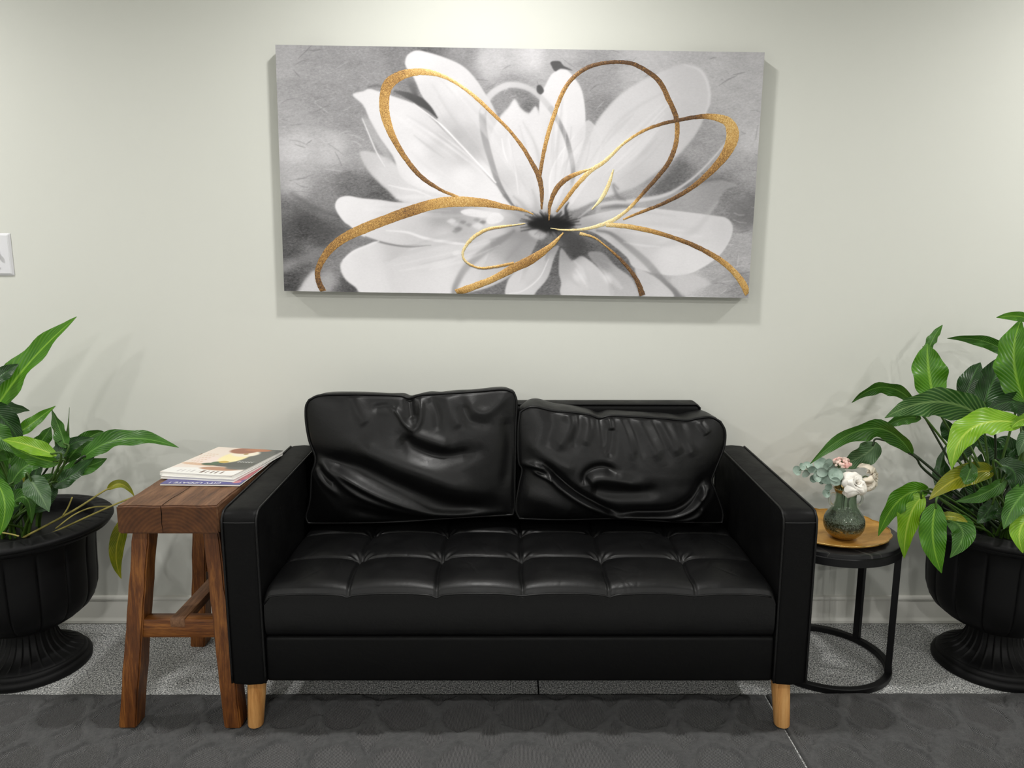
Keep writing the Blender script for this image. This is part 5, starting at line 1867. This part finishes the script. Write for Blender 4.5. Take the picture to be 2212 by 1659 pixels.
def petal_patch(center, axis, out, size, opening, cup, nu=9, nv=8, seed=0, width=1.0, point=0.0):
    """petal rising from centre: out = horizontal direction in the flower frame"""
    r = np.random.default_rng(seed)
    side = axis.cross(out).normalized()
    v = []
    ph = r.uniform(0, 6)
    for j in range(nv):
        t = j / (nv - 1)
        a = opening * (0.35 + 0.65 * t) + 0.5 * opening * max(0, t - 0.7) / 0.3 * 0.8
        rad = size * (0.10 + 0.9 * t * math.sin(min(a, 1.9)) + 0.05)
        hgt = size * t * math.cos(a) * 1.0
        for i in range(nu):
            u = -1 + 2 * i / (nu - 1)
            w = size * width * 0.62 * (math.sin(math.pi * min(1, 0.16 + 0.66 * t)) ** 0.7) * (1 - point * t * t)
            ang = u * w / max(rad, size * 0.28)
            d = out * math.cos(ang) + side * math.sin(ang)
            curl = size * 0.07 * math.sin(3.5 * u + ph) * t * t
            drop = (u * u) * size * (0.12 * t + 0.34 * t ** 4)
            shrink = 1 - 0.30 * (u * u) * t ** 3
            v.append(center + d * ((rad + cup * u * u * size * 0.1) * shrink) + axis * (hgt - drop * (0.4 + 0.6 * math.cos(min(a, 1.5))) + curl))
    return v, grid_faces(nu, nv)


def build_rose(name, label, pos, axis, size, mat, rings, stem_to, seed=0, width=1.0, point=0.0, group='artificial flowers in the vase'):
    pos, axis = Vector(pos), Vector(axis).normalized()
    root = empty(name, tuple(stem_to))
    tag(root, label, 'flower', group)
    ref = Vector((0, 0, 1)) if abs(axis.z) < 0.8 else Vector((0, 1, 0))
    e1 = axis.cross(ref).normalized()
    e2 = axis.cross(e1).normalized()
    k = 0
    for (n, sz, op, h) in rings:
        for i in range(n):
            a = 2 * math.pi * (i + 0.37 * k) / n + 0.4 * k
            out = e1 * math.cos(a) + e2 * math.sin(a)
            rr = random.Random(seed * 100 + k)
            v, f = petal_patch(pos + axis * (h * size), axis, out, size * sz * rr.uniform(0.92, 1.08), op * rr.uniform(0.9, 1.12), 0.5, seed=seed * 50 + k, width=width, point=point)
            obj('petal', v, f, mat, root)
            k += 1
    pts = catmull([pos - axis * 0.002, pos - axis * 0.02, Vector(stem_to) + Vector((0, 0, 0.03)), Vector(stem_to)], 6)
    tube('stem', pts, 0.0017, M['stem'], root, 6)


build_rose('white_rose', 'open white rose hanging over the front of the vase', P(1845, 1046, -0.345), (0.18, -0.82, 0.5), 0.036, M['rose_white'],
           [(3, 0.42, 0.25, 0.22), (4, 0.60, 0.45, 0.16), (5, 0.82, 0.85, 0.08), (6, 1.02, 1.25, 0.0), (5, 1.08, 1.5, -0.06)], NECK + Vector((0.004, -0.004, -0.06)), 1)
build_rose('cream_flower', 'cream flower with long petals leaning right behind the white rose', P(1880, 1032, -0.31), (0.75, -0.55, 0.15), 0.036, M['rose_cream'],
           [(4, 0.5, 0.35, 0.15), (5, 0.78, 0.75, 0.06), (6, 1.0, 1.15, 0.0), (4, 1.1, 1.4, -0.05)], NECK + Vector((0.012, 0.004, -0.06)), 2, 0.85, 0.5)


def build_pink():
    pos = P(1819, 999, -0.30)
    st = NECK + Vector((-0.004, 0.002, -0.06))
    root = empty('pink_bud_cluster', tuple(st))
    tag(root, 'cluster of tiny pink buds standing highest in the vase', 'flower', 'artificial flowers in the vase')
    bm = bmesh.new()
    r = np.random.default_rng(9)
    for k in range(70):
        th = r.uniform(0, 2 * math.pi)
        ph = math.acos(r.uniform(-0.35, 1))
        d = Vector((math.sin(ph) * math.cos(th), math.sin(ph) * math.sin(th), math.cos(ph) * 0.62))
        c = pos + d * 0.0225 + Vector((0, 0, -0.003))
        bmesh.ops.create_icosphere(bm, subdivisions=2, radius=r.uniform(0.0034, 0.0052), matrix=Matrix.Translation(c))
    o = bm_obj('bud_head', bm, M['bud_pink'], root, True)
    o['kind'] = 'stuff'
    tube('stem', catmull([pos, (pos + st) / 2 + Vector((0.006, 0, 0.01)), st], 8), 0.0018, M['stem'], root, 6)
    for k in range(7):
        a = 2 * math.pi * k / 7
        b = pos + Vector((0.014 * math.cos(a), 0.014 * math.sin(a), -0.006))
        tube('twig', [pos + Vector((0, 0, -0.03)), b], 0.0010, M['stem'], root, 5)


build_pink()


def build_eucalyptus():
    st = NECK + Vector((-0.010, -0.002, -0.06))
    root = empty('eucalyptus_sprig', tuple(st))
    tag(root, 'grey-green eucalyptus sprig with round leaves reaching left from the vase', 'sprig', 'artificial flowers in the vase')
    leaves = [(1722, 1017, 10, -.30), (1741, 1023, 9, -.31), (1746, 1006, 9.5, -.29), (1754, 1014, 8, -.32), (1765, 1030, 11, -.33), (1775, 1002, 13, -.29), (1783, 1010, 10, -.32), (1768, 1018, 9, -.28),
              (1787, 1034, 12, -.33), (1798, 1012, 13, -.30), (1806, 1026, 14, -.34), (1814, 1020, 12, -.32), (1797, 1022, 11, -.28), (1785, 1066, 9, -.33), (1790, 1052, 7, -.33), (1776, 1038, 8, -.31), (1818, 1036, 10, -.33), (1758, 1034, 8, -.30), (1777, 1020, 10, -.34), (1790, 1000, 9, -.31), (1806, 1040, 9, -.35), (1733, 1008, 8, -.32)]
    spine = catmull([st, NECK + Vector((-0.016, -0.004, 0.0)), P(1800, 1030, -0.31), P(1765, 1018, -0.31), P(1728, 1015, -0.30)], 8)
    tube('stem', spine, 0.0016, M['stem'], root, 6)
    r = np.random.default_rng(21)
    for i, (x, y, rad, Yd) in enumerate(leaves):
        c = P(x, y, Yd)
        R = 1.15 * rad * depth_of(c) / FPX
        nrm = Vector((r.uniform(-0.6, 0.6), -0.9, r.uniform(-0.3, 0.9))).normalized()
        e1 = nrm.cross(Vector((0, 0, 1))).normalized()
        e2 = nrm.cross(e1)
        v, f = [c - nrm * R * 0.12], []
        n = 18
        for ring, (k, cup) in enumerate(((0.5, 0.06), (0.85, 0.16), (1.0, 0.24))):
            for j in range(n):
                a = 2 * math.pi * j / n
                rr = R * k * (1 + 0.08 * math.cos(a) + 0.03 * math.sin(3 * a + i))
                v.append(c + e1 * rr * math.cos(a) + e2 * rr * 0.92 * math.sin(a) + nrm * R * (cup - 0.12) + nrm * R * 0.08 * k * math.sin(2 * a + i))
        for j in range(n):
            f.append((0, 1 + j, 1 + (j + 1) % n))
        for ring in range(2):
            for j in range(n):
                f.append((1 + ring * n + j, 1 + (ring + 1) * n + j, 1 + (ring + 1) * n + (j + 1) % n, 1 + ring * n + (j + 1) % n))
        lf = obj('leaf', v, f, M['eucalyptus'], root)
        near = min(spine, key=lambda s: (Vector(s) - c).length)
        tube('leaf_stalk', [Vector(near), c - e1 * R * 0.5 if (Vector(near) - (c - e1 * R * .5)).length < (Vector(near) - (c + e1 * R * .5)).length else c + e1 * R * 0.5], 0.0008, M['stem'], lf, 5)


build_eucalyptus()

# ------------------------------------------------------------------ recessed downlights in the ceiling (above the picture): wall row, plus two added fill rows
LAB = ['recessed ceiling downlight near the wall, above the left urn', 'recessed ceiling downlight near the wall, above the painting', 'recessed ceiling downlight near the wall, above the right urn',
       'added fill downlight just behind the viewer, leftmost of its row', 'added fill downlight just behind the viewer, middle of its row', 'added fill downlight just behind the viewer, rightmost of its row',
       'added fill downlight deep in the room, left of the others behind the viewer', 'added fill downlight deep in the room, in the middle behind the viewer', 'added fill downlight deep in the room, right of the others behind the viewer']
lens = Mat('lamp_lens', rgb(240, 238, 230), 0.5)
lens.set('Emission Color', (1.0, 0.965, 0.90, 1))
lens.set("Emission Strength", 2.0)
for (lx, ly, lp), lb in zip(LAMPS, LAB):
    root = empty('ceiling_downlight', (lx, ly, CEIL))
    tag(root, lb, 'downlight', 'ceiling downlights')
    lathe('trim_ring', [(0.068, -0.001), (0.068, -0.008), (0.074, -0.010), (0.09, -0.006), (0.092, -0.001)], M['ceiling'], root, (lx, ly, CEIL), 40, None, True)
    lathe('lens', [(0, -0.0045), (0.0675, -0.0045), (0.0675, -0.001), (0, -0.001)], lens.m, root, (lx, ly, CEIL), 40)
